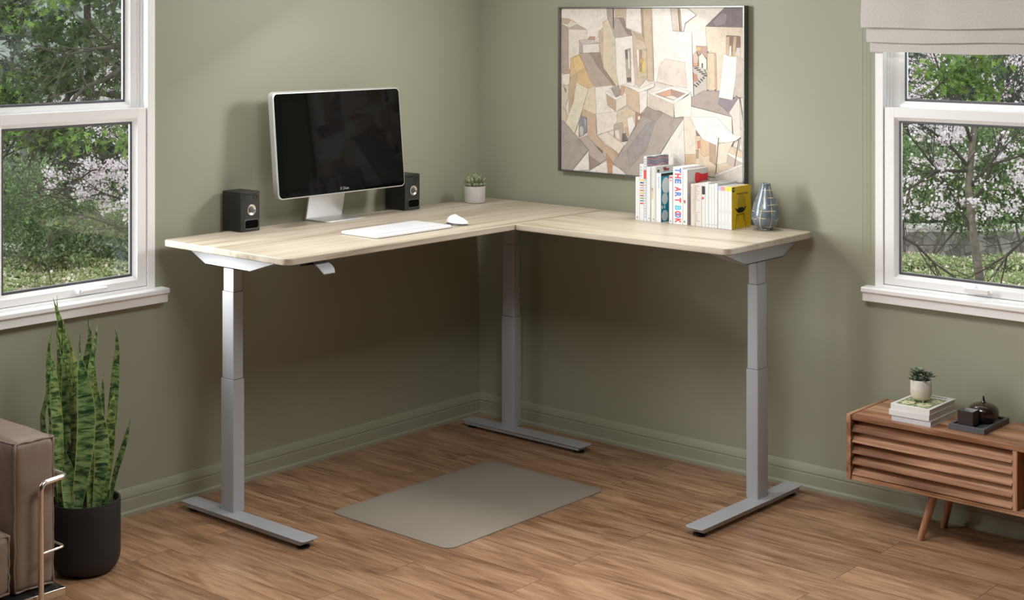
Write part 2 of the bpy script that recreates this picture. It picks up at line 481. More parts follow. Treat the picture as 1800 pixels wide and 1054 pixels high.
# ------------------------------------------------------------------ roman blind
def mat_linen():
    m = NT('grey_linen')
    v = m.coord((1, 1, 1))
    wx = m.n('ShaderNodeTexNoise'); m.l(m.coord((1, 120, 900)), wx.inputs[0]); wx.inputs['Scale'].default_value = 1.0
    wz = m.n('ShaderNodeTexNoise'); m.l(m.coord((1, 900, 120)), wz.inputs[0]); wz.inputs['Scale'].default_value = 1.0
    a = m.mix(0.5, wx.outputs[0], wz.outputs[0])
    m.l(m.ramp(a, [(0.35, srgb(196, 192, 188)), (0.65, srgb(224, 221, 217))]), m.b.inputs['Base Color'])
    m.b.inputs['Roughness'].default_value = 0.9
    m.bump(a, 0.3, 0.001)
    return m.mat
M['linen'] = mat_linen()
bl = thing('roman_blind', 'pale grey linen roman blind folded up over the top of the right window', 'blind', (-0.06, -2.6, 1.9))
def fold(y0, y1, z0, z1, n_in, n_out, amp, seed):
    """soft hanging fold: sheet with a rounded lower lip, closed thickness"""
    mb = MB(); NY, NZ = 60, 10
    r = random.Random(seed); ph = [r.uniform(0, 6) for _ in range(4)]
    def n(t, k):
        w = amp * (0.5 * math.sin(t * 9 + ph[0]) + 0.3 * math.sin(t * 17 + ph[1]) + 0.2 * math.sin(t * 31 + ph[2]))
        return w * (0.4 + 0.6 * k)
    V = []; 
    for side in (0, 1):
        for j in range(NZ + 1):
            k = j / NZ
            for i in range(NY + 1):
                t = i / NY; y = y0 + (y1 - y0) * t
                z = z1 + (z0 - z1) * k - 0.003 * math.sin(t * 8 + ph[3]) * k
                base = n_out * (0.72 + 0.28 * math.sin(min(1, k * 1.05) * PI / 2)) if side else n_in
                if side and k > 0.93: base *= 0.94
                V.append((-(base + (n(t, k) if side else 0)), y, z))
    S = (NZ + 1) * (NY + 1); F = []
    for side in (0, 1):
        for j in range(NZ):
            for i in range(NY):
                a = side * S + j * (NY + 1) + i
                F.append((a, a + 1, a + NY + 2, a + NY + 1) if side else (a, a + NY + 1, a + NY + 2, a + 1))
    def q(j, i, s): return s * S + j * (NY + 1) + i
    for i in range(NY):
        F.append((q(NZ, i, 0), q(NZ, i, 1), q(NZ, i + 1, 1), q(NZ, i + 1, 0))); F.append((q(0, i, 0), q(0, i + 1, 0), q(0, i + 1, 1), q(0, i, 1)))
    for j in range(NZ):
        F.append((q(j, 0, 0), q(j, 0, 1), q(j + 1, 0, 1), q(j + 1, 0, 0))); F.append((q(j, NY, 0), q(j + 1, NY, 0), q(j + 1, NY, 1), q(j, NY, 1)))
    mb.add(V, F); return mb
obj('fold', fold(-2.205, -3.02, 1.864, 2.02, 0.020, 0.034, 0.0015, 3), M['linen'], bl, angle=50)
obj('fold', fold(-2.198, -3.03, 1.906, 2.06, 0.036, 0.056, 0.003, 5), M['linen'], bl, angle=50)
obj('fold', fold(-2.190, -3.04, 1.964, 2.20, 0.050, 0.084, 0.005, 8), M['linen'], bl, angle=50)
obj('fold', fold(-2.200, -3.03, 2.10, 2.52, 0.030, 0.062, 0.004, 9), M['linen'], bl, angle=50)
obj('headrail', MB().box(-0.07, -0.002, -3.03, -2.20, 2.50, 2.56), M['white'], bl, bevel=0.003)
ch = MB()
for (ya, yb, xa) in ((-2.166, -2.1655, -0.024), (-2.193, -2.1885, -0.036)):
    z = 1.045
    while z < 2.52:
        t = (z - 1.045) / 1.475
        ch.sphere((xa, ya + (yb - ya) * t, z), 0.0019, 6, 4); z += 0.0062
for k in range(1, 6):
    t = k / 6; a = PI * t
    ch.sphere((-0.03, -2.1795 - 0.0135 * math.cos(a) * -1, 1.045 - 0.012 * math.sin(a)), 0.0019, 6, 4)
obj('bead_chain', ch, plain('grey_chain', (150, 148, 138), 0.5), bl)

# ------------------------------------------------------------------ standing desk
DZ = 1.104; DT = 0.027
desk = thing('standing_desk', 'l-shaped standing desk with pale oak top and grey steel legs', 'desk', (-1.0, -0.9, 0))
def top_slab(x0, x1, y0, y1, rr):
    # rr: radius per corner  (x1y1, x0y1, x0y0, x1y0)
    pts = []
    cs = ((x1, y1, 0, -1, -1), (x0, y1, PI / 2, 1, -1), (x0, y0, PI, 1, 1), (x1, y0, 1.5 * PI, -1, 1))
    for (cx, cy, a0, sx, sy), r in zip(cs, rr):
        for i in range(9):
            a = a0 + PI / 2 * i / 8
            pts.append((cx + sx * r + r * math.cos(a), cy + sy * r + r * math.sin(a)))
    mb = MB(); mb.prism(pts, 'z', DZ - DT, DZ); return mb
obj('desktop', top_slab(-1.988, -0.035, -0.842, -0.066, (0.004, 0.025, 0.035, 0.006)), M['oakx'], desk, bevel=0.004, seg=3)
obj('desktop', top_slab(-0.692, -0.035, -1.944, -0.8435, (0.006, 0.006, 0.032, 0.032)), M['oaky'], desk, bevel=0.004, seg=3)
def column(cx, cy, along, ztop):
    a, b = (0.0395, 0.0285)
    def pr(k, z0, z1):
        hx, hy = ((a - k, b - k) if along == 'x' else (b - k, a - k))
        mb = MB(); mb.prism(rounded_rect(cx - hx, cx + hx, cy - hy, cy + hy, 0.004, 3), 'z', z0, z1); return mb
    c = obj('column', pr(0, 0.036, 0.5645), M['steel'], desk, bevel=0.0008)
    OFF[c.name] = OFF[desk.name]
    m_ = obj('column_stage', pr(0.0035, 0.50, 0.9125), M['steel'], c, bevel=0.0008)
    obj('column_stage', pr(0.007, 0.85, ztop), M['steel'], c, bevel=0.0008)
    ring = MB()
    hx, hy = ((a - .0025, b - .0025) if along == 'x' else (b - .0025, a - .0025))
    ring.prism(rounded_rect(cx - hx, cx + hx, cy - hy, cy + hy, 0.004, 3), 'z', 0.5640, 0.5660)
    obj('glide_collar', ring, M['blackp'], c); ring = MB(); hx -= .0035; hy -= .0035
    ring.prism(rounded_rect(cx - hx, cx + hx, cy - hy, cy + hy, 0.004, 3), 'z', 0.9120, 0.9140)
    obj('glide_collar', ring, M['blackp'], c)
def foot(x0, x1, y0, y1, along):
    mb = MB()
    mb.prism(rounded_rect(x0, x1, y0, y1, 0.014, 5), 'z', 0.0335, 0.037)
    k = 0.006
    if along == 'y': mb.box(x0 + k, x1 - k, y0 + 0.022, y1 - 0.022, 0.022, 0.0335); mb.box(x0 + k + .0015, x1 - k - .0015, y0 + 0.024, y1 - 0.024, 0.0165, 0.022)
    else: mb.box(x0 + 0.022, x1 - 0.022, y0 + k, y1 - k, 0.022, 0.0335); mb.box(x0 + 0.024, x1 - 0.024, y0 + k + .0015, y1 - k - .0015, 0.0165, 0.022)
    f = obj('foot', mb, M['steel'], desk, bevel=0.001)
    OFF[f.name] = OFF[desk.name]
    ends = [((x0 + x1) / 2, y0 + 0.045), ((x0 + x1) / 2, y1 - 0.045)] if along == 'y' else [(x0 + 0.045, (y0 + y1) / 2), (x1 - 0.045, (y0 + y1) / 2)]
    for ex, ey in ends:
        g = MB(); g.lathe([(0.024, 0), (0.027, 0.003), (0.026, 0.007), (0.012, 0.010), (0.009, 0.012), (0.009, 0.0175)], (ex, ey, 0), 20)
        obj('leveling_pad', g, M['blackp'], f)
column(-1.8615, -0.3595, 'y', 1.011); foot(-1.932, -1.849, -0.864, -0.108, 'y')
column(-0.331, -1.850, 'x', 1.011); foot(-0.832, -0.072, -1.917, -1.833, 'x')
column(-0.1675, -0.3615, 'y', 1.011); foot(-0.259, -0.1725, -0.866, -0.108, 'y')
def bracket(axis, c0, c1, a0, a1, b0, b1, nm='bracket'):
    zb, zt = 1.0085, DZ - DT
    mb = MB(); t = 0.003
    prof = [(a0, zt), (b0, zb), (b1, zb), (a1, zt)]
    mb.prism(prof, axis, c0, c0 + t); mb.prism(prof, axis, c1 - t, c1)
    if axis == 'x': mb.prism([(b0, zb), (b1, zb), (b1, zb + t), (b0, zb + t)], 'x', c0, c1)
    else: mb.prism([(b0, zb), (b1, zb), (b1, zb + t), (b0, zb + t)], 'y', c0, c1)
    for p, q in (((a0, zt), (b0, zb)), ((a1, zt), (b1, zb))):
        s = -0.004 if p[0] > q[0] else 0.004
        mb.prism([p, q, (q[0] + s, q[1]), (p[0] + s, p[1])], axis, c0, c1)
    return obj(nm, mb, M['steel'], desk, smooth=False)
bracket('x', -1.893, -1.828, -0.730, -0.075, -0.500, -0.226)
bracket('y', -1.884, -1.818, -0.665, -0.045, -0.470, -0.185)
bracket('x', -0.205, -0.130, -0.730, -0.075, -0.500, -0.226)
rl = MB(); rl.box(-1.83, -0.20, -0.40, -0.36, DZ - DT - 0.035, DZ - DT); obj('cross_rail', rl, M['steel'], desk, bevel=0.001)
rl = MB(); rl.box(-0.35, -0.31, -1.82, -0.70, DZ - DT - 0.035, DZ - DT); obj('cross_rail', rl, M['steel'], desk, bevel=0.001)
# control paddle under the front edge
pd = MB(); pd.box(-1.90, -1.80, -0.815, -0.77, DZ - DT - 0.014, DZ - DT); pd.box(-1.855, -1.785, -0.838, -0.80, DZ - DT - 0.012, DZ - DT)
pr = obj('control_unit', pd, M['blackp'], desk, bevel=0.002); OFF[pr.name] = OFF[desk.name]
pl = MB(); w0, w1 = -1.846, -1.776
V = []
prof = [(-0.835, DZ - DT - 0.010), (-0.852, DZ - DT - 0.016), (-0.868, DZ - DT - 0.028), (-0.880, DZ - DT - 0.043)]
for i, (y, z) in enumerate(prof):
    ins = 0.007 if i == 3 else 0.0
    V += [(w0 + ins, y, z), (w1 - ins, y, z), (w1 - ins, y + 0.001, z - 0.004), (w0 + ins, y + 0.001, z - 0.004)]
F = [(0, 1, 2, 3), (15, 14, 13, 12)]
for i in range(3):
    for k in range(4):
        F.append((i * 4 + k, (i + 1) * 4 + k, (i + 1) * 4 + (k + 1) % 4, i * 4 + (k + 1) % 4))
pl.add(V, F); obj('paddle', pl, M['paddle'], pr, bevel=0.001)

# ------------------------------------------------------------------ monitor
mon = thing('computer_monitor', 'large black-screened monitor with aluminium casing and bent metal stand', 'monitor', (-1.10, -0.15, DZ))
tilt = math.atan2(0.042, 0.458)
MX0, MX1 = -1.481, -0.720
def mpt(x, s, n):
    """s along the screen height from the bottom, n towards the viewer"""
    y0, z0 = -0.190, 1.226
    return (x, y0 + s * math.sin(tilt) - n * math.cos(tilt), z0 + s * math.cos(tilt) - n * math.sin(tilt))
def mslab(x0, x1, s0, s1, n0, n1, r, nn=7):
    pr_ = rounded_rect(x0, x1, s0, s1, r, nn); mb = MB()
    V = [mpt(x, s, n0) for x, s in pr_] + [mpt(x, s, n1) for x, s in pr_]
    N = len(pr_)
    mb.add(V, [tuple(range(N))[::-1], tuple(range(N, 2 * N))] + [(i, (i + 1) % N, N + (i + 1) % N, N + i) for i in range(N)])
    return mb
obj('casing', mslab(MX0, MX1, 0, 0.460, -0.034, 0, 0.024), M['alu'], mon, bevel=0.0035, seg=3)
scr = obj('screen', mslab(MX0 + 0.006, MX1 - 0.006, 0.006, 0.454, -0.004, 0.0008, 0.020), M['screen'], mon)
OFF[scr.name] = OFF[mon.name]
m_disp = plain('dark_display_area', (8, 8, 8), 0.05, spec=0.16, var=0)
obj('display_area', mslab(MX0 + 0.040, MX1 - 0.040, 0.040, 0.424, 0.0006, 0.0011, 0.001, 2), m_disp, scr)
vs, fs = text_mb('X Diam', 0.017, 0.0001)
lg = MB(); lg.add([mpt(-1.100 + x, 0.022 + y, 0.0012 + z) for x, y, z in vs], fs)
obj('logo', lg, plain('grey_logo_print', (150, 150, 150), 0.5), scr, smooth=False)
st = MB()
st.prism(rounded_rect(-1.215, -0.985, -0.208, -0.045, 0.012, 4), 'z', DZ, DZ + 0.0065)
obj('stand_base', st, M['alu'], mon, bevel=0.0015)
sp = MB()
P0 = [(-0.049, DZ + 0.004), (-0.043, DZ + 0.004), (-0.105, DZ + 0.26), (-0.111, DZ + 0.26)]
sp.prism([(-0.053, DZ + 0.004), (-0.044, DZ + 0.004), (-0.100, DZ + 0.27), (-0.109, DZ + 0.27)], 'x', -1.208, -0.992)
obj('stand_neck', sp, M['alu'], mon, bevel=0.002)
hb = MB(); hb.box(-1.15, -1.05, -0.150, -0.098, DZ + 0.235, DZ + 0.275); obj('tilt_hinge', hb, M['alu'], mon, bevel=0.003)

# ------------------------------------------------------------------ speakers
def mat_speaker_front():
    return plain('graphite_speaker_face', (54, 54, 53), 0.32, 0.2, var=0.1, nscale=60)
M['spf'] = mat_speaker_front()
M['hole'] = plain('port_shadow_black', (4, 4, 4), 0.9, spec=0.1)
M['rimg'] = plain('port_rim_highlight', (88, 87, 85), 0.3, 0.3)  # lighter grey stands in for the highlight on the rim
def speaker(label, x0, x1, y0, y1, h):
    t = thing('desktop_speaker', label, 'speaker', ((x0 + x1) / 2, (y0 + y1) / 2, DZ), 'black bookshelf speakers on the desk')
    w = x1 - x0; cx = (x0 + x1) / 2
    obj('cabinet', MB().box(x0, x1, y0 + 0.007, y1, DZ, DZ + h), M['blackp'], t, bevel=0.002)
    # curved front board
    pts = []
    for i in range(9):
        k = i / 8; x = x0 + w * k
        pts.append((x, y0 + 0.004 * (abs(2 * k - 1) ** 3)))
    pts += [(x1, y0 + 0.008), (x0, y0 + 0.008)]
    fr = obj('front_board', MB().prism(pts, 'z', DZ + 0.0015, DZ + h - 0.0015), M['spf'], t, bevel=0.0008, angle=30)
    OFF[fr.name] = OFF[t.name]
    zc = DZ + h * 0.545
    fx = cx + 0.002
    g = MB(); g.lathe([(0.0225, 0.001), (0.0230, -0.0025), (0.0205, -0.0030), (0.0125, 0.0005), (0.0125, 0.0015)], (fx, y0, zc), 32, axis='y')
    obj('driver_ring', g, M['chrome'], fr)
    g = MB(); g.lathe([(0.0125, 0.001), (0.0120, -0.0008), (0.008, -0.0022), (0.003, -0.0028)], (fx, y0, zc), 24, axis='y')
    obj('driver_cone', g, M['mgrey'], fr)
    g = MB(); g.lathe([(0.011, 0.001), (0.0112, -0.0012), (0.0095, -0.0012), (0.008, 0.0008)], (cx + w * 0.22, y0, DZ + h * 0.86), 20, axis='y', cap1=True)
    obj('tweeter', g, M['blackp'], fr)
    # port: raised rim, lightened for its highlight; flat black plate as inner shade
    def slot(xa, xb, za, zb, r, ya, yb):
        mb = MB(); mb.prism(rounded_rect(xa, xb, za, zb, r, 5), 'y', ya, yb); return mb
    pa, pb = x0 + w * 0.13, x1 - w * 0.07
    rim = MB(); o_ = rounded_rect(pa, pb, DZ + 0.010, DZ + 0.052, 0.012, 5); i_ = rounded_rect(pa + 0.004, pb - 0.004, DZ + 0.014, DZ + 0.048, 0.009, 5); N = len(o_)
    yy = y0 - 0.0022
    V = [(x, y0 + 0.003, z) for x, z in o_] + [(x, yy, z) for x, z in o_] + [(x, yy, z) for x, z in i_] + [(x, y0 + 0.003, z) for x, z in i_]
    F = []
    for a in range(3):
        for i in range(N): F.append((a * N + i, a * N + (i + 1) % N, (a + 1) * N + (i + 1) % N, (a + 1) * N + i))
    rim.add(V, F); obj('port_rim', rim, M['rimg'], fr, bevel=0.0006)
    obj('port', slot(pa + 0.004, pb - 0.004, DZ + 0.014, DZ + 0.048, 0.009, y0 - 0.0004, y0 + 0.002), M['hole'], fr)
    obj('badge', MB().box(x0 + w * 0.12, x0 + w * 0.55, y0 - 0.0006, y0 + 0.002, DZ + h - 0.014, DZ + h - 0.008), M['blackm'], fr)
speaker('small black speaker standing left of the monitor near the end of the desk', -1.652, -1.553, -0.155, -0.025, 0.168)
speaker('small black speaker half hidden behind the right edge of the monitor', -0.684, -0.587, -0.156, -0.020, 0.168)

# ------------------------------------------------------------------ keyboard and mouse
kb = thing('keyboard', 'slim white keyboard lying in front of the monitor', 'keyboard', (-1.18, -0.60, DZ))
kx0, kx1, ky0, ky1 = -1.405, -0.962, -0.722, -0.492
mb = MB(); pts = rounded_rect(kx0, kx1, ky0, ky1, 0.016, 5)
mb.prism(pts, 'z', DZ + 0.001, DZ + 0.013)
obj('housing', mb, M['whitep'], kb, bevel=0.004, seg=3)
obj('key_well', MB().box(kx0 + 0.014, kx1 - 0.014, ky0 + 0.030, ky1 - 0.020, DZ + 0.012, DZ + 0.0136), M['keyg'], kb)
kyp = MB(); rows = 6; cols = 17
fx0, fx1, fy0, fy1 = kx0 + 0.016, kx1 - 0.016, ky0 + 0.032, ky1 - 0.022
cw = (fx1 - fx0) / cols; rw = (fy1 - fy0) / rows
for r in range(rows):
    c = 0
    while c < cols:
        span = 1
        if r == 0 and c == 4: span = 6
        if c == 0 and r in (1, 2, 3): span = 2
        g = 0.0012
        kyp.prism(rounded_rect(fx0 + c * cw + g, fx0 + min(cols, c + span) * cw - g, fy0 + r * rw + g, fy0 + (r + 1) * rw - g, 0.0025, 2), 'z', DZ + 0.0125, DZ + 0.0156)
        c += span
obj('keys', kyp, M['whitep'], kb, smooth=False)['kind'] = 'stuff'
ms = thing('computer_mouse', 'white mouse with dark grey base beside the keyboard', 'mouse', (-0.873, -0.665, DZ))
def mouse_shell(z0, z1, k, cap):
    mb = MB(); N = 28; L = 8; cx, cy = -0.873, -0.664; a, b = 0.034 * k, 0.057 * k
    V = []; F = []
    for j in range(L):
        t = j / L; ang = t * PI / 2
        rr = math.cos(ang) if cap else 1 - 0.10 * t
        zz = z0 + (z1 - z0) * (math.sin(ang) if cap else t)
        for i in range(N):
            p = 2 * PI * i / N
            zz2 = zz * 1.0 + (0.006 * math.sin(p) * (zz - DZ) / 0.03 if cap else 0)
            V.append((cx + a * rr * math.cos(p), cy + b * rr * math.sin(p), zz2))
    for j in range(L - 1):
        for i in range(N): F.append((j * N + i, j * N + (i + 1) % N, (j + 1) * N + (i + 1) % N, (j + 1) * N + i))
    F.append(tuple(range(N))[::-1])
    if cap:
        V.append((cx, cy, z1)); F += [((L - 1) * N + i, (L - 1) * N + (i + 1) % N, len(V) - 1) for i in range(N)]
    else: F.append(tuple((L - 1) * N + i for i in range(N)))
    return mb.add(V, F)
obj('mouse_base', mouse_shell(DZ, DZ + 0.013, 1.0, False), M['mgrey'], ms, angle=60)
obj('mouse_shell', mouse_shell(DZ + 0.010, DZ + 0.038, 1.01, True), M['whitep'], ms, angle=60)
sw = MB(); sw.lathe([(0.0035, -0.0015), (0.0045, 0), (0.0035, 0.0015)], (-0.873, -0.640, DZ + 0.0375), 14, axis='x'); obj('scroll_wheel', sw, M['mgrey'], ms)

# ------------------------------------------------------------------ floor mat
mt = MB(); pr_ = rounded_rect(-1.556, -0.590, -1.262, -0.598, 0.045, 7); N = len(pr_)
def inset(p, k): 
    cx, cy = -1.073, -0.93; hx, hy = 0.483, 0.332
    return (cx + (p[0] - cx) * (1 - k / hx), cy + (p[1] - cy) * (1 - k / hy))
V = [(x, y, 0) for x, y in pr_] + [(x, y, 0.004) for x, y in pr_] + [inset(p, 0.035) + (0.015,) for p in pr_] + [inset(p, 0.055) + (0.017,) for p in pr_]
F = [tuple(range(N))[::-1], tuple(3 * N + i for i in range(N))]
for a in range(3):
    F += [(a * N + i, a * N + (i + 1) % N, (a + 1) * N + (i + 1) % N, (a + 1) * N + i) for i in range(N)]
mt.add(V, F)
tag(obj('standing_mat', mt, M['mat'], angle=60), 'taupe anti-fatigue mat with rounded corners lying on the wooden floor', 'mat')

# ------------------------------------------------------------------ succulents
def mat_succ(name, a, b, c):
    m = NT(name); g = m.n('ShaderNodeNewGeometry')
    m.l(m.ramp(g.outputs['Random Per Island'], [(0, srgb(*a)), (0.5, srgb(*b)), (1, srgb(*c))]), m.b.inputs['Base Color'])
    m.b.inputs['Roughness'].default_value = 0.5
    return m.mat
M['succ1'] = mat_succ('grey_green_succulent', (112, 120, 88), (132, 140, 106), (150, 156, 122))
M['succ2'] = mat_succ('silvery_green_rosette', (74, 92, 70), (104, 120, 96), (168, 178, 158))
t = thing('potted_succulent', 'round stubby succulent in a pale concrete pot at the corner of the desk', 'plant', (-0.232, -0.180, DZ))
c = (-0.232, -0.180, DZ)
obj('pot', MB().lathe([(0.045, 0), (0.0495, 0.003), (0.051, 0.010), (0.0515, 0.080), (0.0505, 0.082), (0.0475, 0.082), (0.0465, 0.070)], c, 40), M['concrete'], t)
obj('soil', MB().lathe([(0.046, 0.066), (0.0465, 0.073)], c, 24), M['soil'], t)
lv = MB()
r = random.Random(4)
for ring, (n, el, L) in enumerate(((5, 80, 0.064), (9, 62, 0.068), (12, 44, 0.072), (14, 26, 0.064))):
    for i in range(n):
        a = 2 * PI * i / n + ring * 0.5 + r.uniform(-.12, .12); e = math.radians(el + r.uniform(-7, 7)); l = L * r.uniform(0.85, 1.1)
        d = Vector((math.cos(a) * math.cos(e), math.sin(a) * math.cos(e), math.sin(e)))
        b = Vector(c) + Vector((0, 0, 0.068))
        pts = [b + d * (l * q) + Vector((0, 0, 0.006 * q * q)) for q in (0, .3, .6, .85, .96, 1.0)]
        lv.tube(pts, [0.0042, 0.0058, 0.0078, 0.0082, 0.0062, 0.0018], 7)
obj('leaves', lv, M['succ1'], t, angle=70)['kind'] = 'stuff'
# ------------------------------------------------------------------ framed picture
pic = thing('framed_picture', 'large watercolour of cubist town houses in a thin grey metal frame above the books', 'picture', (-0.018, -1.07, 1.66))
PX = -0.030
ay0, ay1, az0, az1 = -0.545, -1.600, 1.268, 2.060
fr = MB(); fw = 0.0075
fr.box(-0.036, -0.001, ay0, ay0 - fw, az0, az1); fr.box(-0.036, -0.001, ay1 + fw, ay1, az0, az1)
fr.box(-0.036, -0.001, ay0 - fw, ay1 + fw, az0, az0 + fw); fr.box(-0.036, -0.001, ay0 - fw, ay1 + fw, az1 - fw, az1)
obj('picture_frame', fr, plain('pewter_frame', (112, 112, 110), 0.35, 0.7, var=0.02), pic, bevel=0.0006)
cv = MB(); cv.box(-0.020, -0.002, ay0 - fw, ay1 + fw, az0 + fw, az1 - fw)
polys = []
def scale_px(ox, oy, s, pts): return [(ox + u / s, oy + v / s) for u, v in pts]
def A(c, *p): polys.append((c, scale_px(975, 0, 6.2, p)))
def B(c, *p): polys.append((c, scale_px(1140, 0, 6.2, p)))
def C(c, *p): polys.append((c, scale_px(975, 150, 6.2, p)))
def D(c, *p): polys.append((c, scale_px(1140, 150, 6.2, p)))
A((160,142,128),(75,260),(150,300),(150,760),(75,800))
A((186,156,126),(70,195),(150,205),(235,250),(140,265),(70,250))
A((226,212,192),(140,265),(170,220),(230,250),(235,300),(150,320))
A((176,160,146),(130,318),(240,265),(345,320),(345,330),(150,318))
A((228,218,204),(150,318),(348,325),(345,430),(270,440),(265,590),(150,640))
A((198,188,178),(265,440),(330,430),(490,470),(305,485))
A((165,152,158),(265,440),(305,485),(305,580),(270,575))
A((236,229,222),(305,485),(480,475),(480,575),(305,580))
A((166,128,112),(355,430),(380,395),(440,400),(430,440))
A((228,214,206),(430,440),(470,390),(500,440),(495,475))
A((196,168,146),(475,340),(525,300),(525,740),(495,640))
A((214,198,170),(525,240),(580,210),(660,420),(665,700),(700,1000),(540,750),(525,700))
A((160,146,138),(565,90),(635,90),(640,200),(575,210))
A((194,170,144),(655,90),(780,90),(775,250),(745,195),(660,195))
A((166,151,146),(580,200),(650,195),(695,195),(770,300),(840,385),(655,415),(620,310))
A((124,104,99),(695,195),(745,195),(770,260),(775,310),(830,330),(845,385),(790,370))
A((80,68,66),(632,90),(642,90),(645,310),(634,310))
A((240,235,230),(780,90),(935,90),(950,365),(830,320),(775,300))
A((152,124,104),(935,90),(960,90),(985,460),(950,370))
A((196,172,142),(960,90),(1065,90),(1075,880),(1010,880),(1000,540),(975,460))
A((200,178,156),(830,330),(985,460),(1000,560),(1005,850),(920,950),(870,900),(850,400))
A((178,150,122),(850,340),(960,385),(985,460),(900,420))
A((242,237,230),(655,415),(845,388),(860,700),(875,930),(720,1060),(700,960),(670,780),(665,560))
A((168,150,134),(765,545),(825,525),(835,900),(785,900))
A((90,78,72),(768,545),(790,540),(795,640),(776,640))
A((232,226,214),(795,560),(812,556),(822,760),(800,740))
A((60,54,50),(785,850),(830,845),(832,885),(795,890))
A((206,186,152),(885,540),(1000,545),(1005,830),(905,850))
A((152,118,92),(925,545),(950,545),(948,780),(925,780))
A((240,232,216),(890,540),(915,535),(920,700),(905,760))
A((216,190,96),(950,640),(985,660),(990,780),(950,800))
A((206,140,84),(925,640),(965,640),(960,690),(930,700))
A((212,172,116),(170,640),(265,590),(440,930),(450,1160),(150,1300),(165,850))
A((222,182,116),(190,640),(265,600),(340,740),(230,800))
A((186,156,122),(165,850),(250,790),(240,900),(200,1100),(150,1300))
A((168,148,134),(270,580),(380,575),(495,570),(525,740),(660,930),(440,950),(390,880))
A((134,112,102),(380,575),(495,570),(525,740),(665,930),(640,930),(480,740))
A((232,224,212),(80,810),(165,800),(160,900),(130,935),(80,905))
A((170,142,120),(95,760),(165,755),(165,800),(95,805))
A((206,190,172),(75,920),(130,935),(155,920),(150,1060),(110,1190),(75,1150))
A((110,98,90),(95,930),(128,985),(118,1010))
C((240,234,226),(440,20),(620,0),(640,30),(700,280),(455,320))
C((222,204,176),(370,35),(440,0),(455,320),(300,260))
C((190,160,130),(300,255),(450,320),(455,540),(540,640),(700,745),(640,850),(590,810),(560,760),(360,570),(350,350),(290,330))
C((234,226,214),(450,310),(680,280),(680,470),(570,505),(465,540))
C((214,192,164),(680,285),(790,235),(880,290),(880,440),(820,560),(700,620),(645,560),(645,430),(680,400))
C((182,154,126),(560,85),(665,150),(668,285),(575,215))
C((230,219,202),(668,150),(785,95),(785,215),(668,285))
C((150,136,126),(610,30),(700,0),(722,85),(668,130))
C((244,240,234),(555,60),(610,80),(670,130),(780,82),(790,100),(665,160),(555,90))
C((204,176,146),(725,0),(920,70),(925,310),(790,220),(785,100))
C((208,150,118),(722,0),(760,20),(745,110),(722,110))
C((240,234,227),(920,70),(1010,55),(1005,230),(930,315))
C((245,241,236),(735,-10),(760,-15),(930,35),(1060,-20),(1085,-20),(1085,15),(925,78))
C((178,160,146),(645,430),(740,400),(760,600),(730,610),(650,560))
C((232,222,210),(655,490),(700,480),(715,600),(665,570))
C((212,160,120),(760,470),(795,455),(805,560),(780,520))
for k in range(5):
    C((66,58,54),(735,530+k*18),(772+k*6,520+k*18),(780+k*6,528+k*18),(738,542+k*18))
C((240,236,233),(790,360),(850,335),(880,440),(815,550))
C((152,106,84),(880,290),(935,320),(975,290),(905,420),(885,450))
C((232,224,216),(905,340),(930,330),(935,370),(910,380))
C((112,114,122),(280,330),(350,355),(350,510),(265,560),(265,400))
C((190,184,180),(290,440),(315,460),(315,540),(280,555),(270,460))
C((150,152,162),(320,360),(348,365),(350,450),(325,440))
C((224,215,190),(240,-40),(290,0),(370,35),(270,370),(215,525),(120,400),(200,200))
C((206,184,158),(75,230),(120,270),(140,340),(115,400),(75,370))
C((230,220,202),(465,550),(570,505),(760,650),(700,745))
C((150,140,134),(75,370),(230,540),(370,700),(190,930),(75,930))
C((238,233,228),(370,715),(380,920),(190,935))
C((170,154,148),(270,580),(350,545),(570,800),(390,920),(375,700))
C((132,112,110),(378,760),(500,850),(387,920))
C((84,74,74),(460,660),(520,710),(520,740),(490,710))
C((237,232,227),(385,925),(575,815),(592,965),(400,955))
C((184,126,92),(560,740),(640,850),(630,972),(585,968))
C((237,232,227),(635,865),(700,900),(800,985),(630,970))
C((154,143,136),(635,850),(780,640),(1010,230),(1085,270),(1160,280),(1302,355),(1410,350),(1250,580),(1150,745),(1060,900),(1010,1000),(790,980),(700,890))
C((136,128,130),(790,700),(1000,420),(1100,380),(1000,700),(820,900))
C((142,128,118),(1010,230),(1085,270),(1180,300),(1100,400),(960,330))
D((230,226,220),(385,360),(400,860),(270,960),(60,960),(135,745),(260,540))
D((236,231,226),(270,740),(400,860),(400,960),(120,960))
B((242,238,233),(40,90),(240,90),(265,340),(470,350),(490,1060),(245,930),(65,890))
B((226,212,202),(180,640),(400,680),(420,960),(245,930),(90,890),(120,720))
B((208,194,182),(245,90),(320,90),(340,340),(265,335))
B((246,243,240),(345,90),(430,95),(520,165),(400,250),(380,345),(365,340))
B((148,128,108),(325,90),(345,90),(370,345),(350,345))
B((92,82,90),(625,285),(830,85),(1035,85),(1035,300))
B((124,114,126),(700,240),(800,140),(860,150),(840,260),(740,290))
B((222,205,183),(625,290),(1035,300),(1035,1054),(740,990),(735,580),(645,560))
B((114,88,78),(850,385),(1005,395),(1005,520),(960,520),(940,610),(850,595))
B((194,164,130),(852,400),(885,400),(880,600),(850,595))
B((236,230,222),(885,500),(905,500),(905,605),(880,600))
B((190,160,124),(930,395),(965,400),(945,610),(915,610))
B((205,198,196),(960,520),(1005,520),(1005,650),(965,650))
B((170,130,120),(520,500),(645,505),(640,640),(585,580),(545,600))
B((204,176,100),(528,510),(575,510),(572,555),(530,550))
B((198,170,154),(490,600),(520,560),(545,620),(540,715),(490,720))
B((234,226,216),(550,620),(585,580),(635,650),(635,760),(555,745))
B((212,130,100),(495,690),(540,690),(540,718),(495,722))
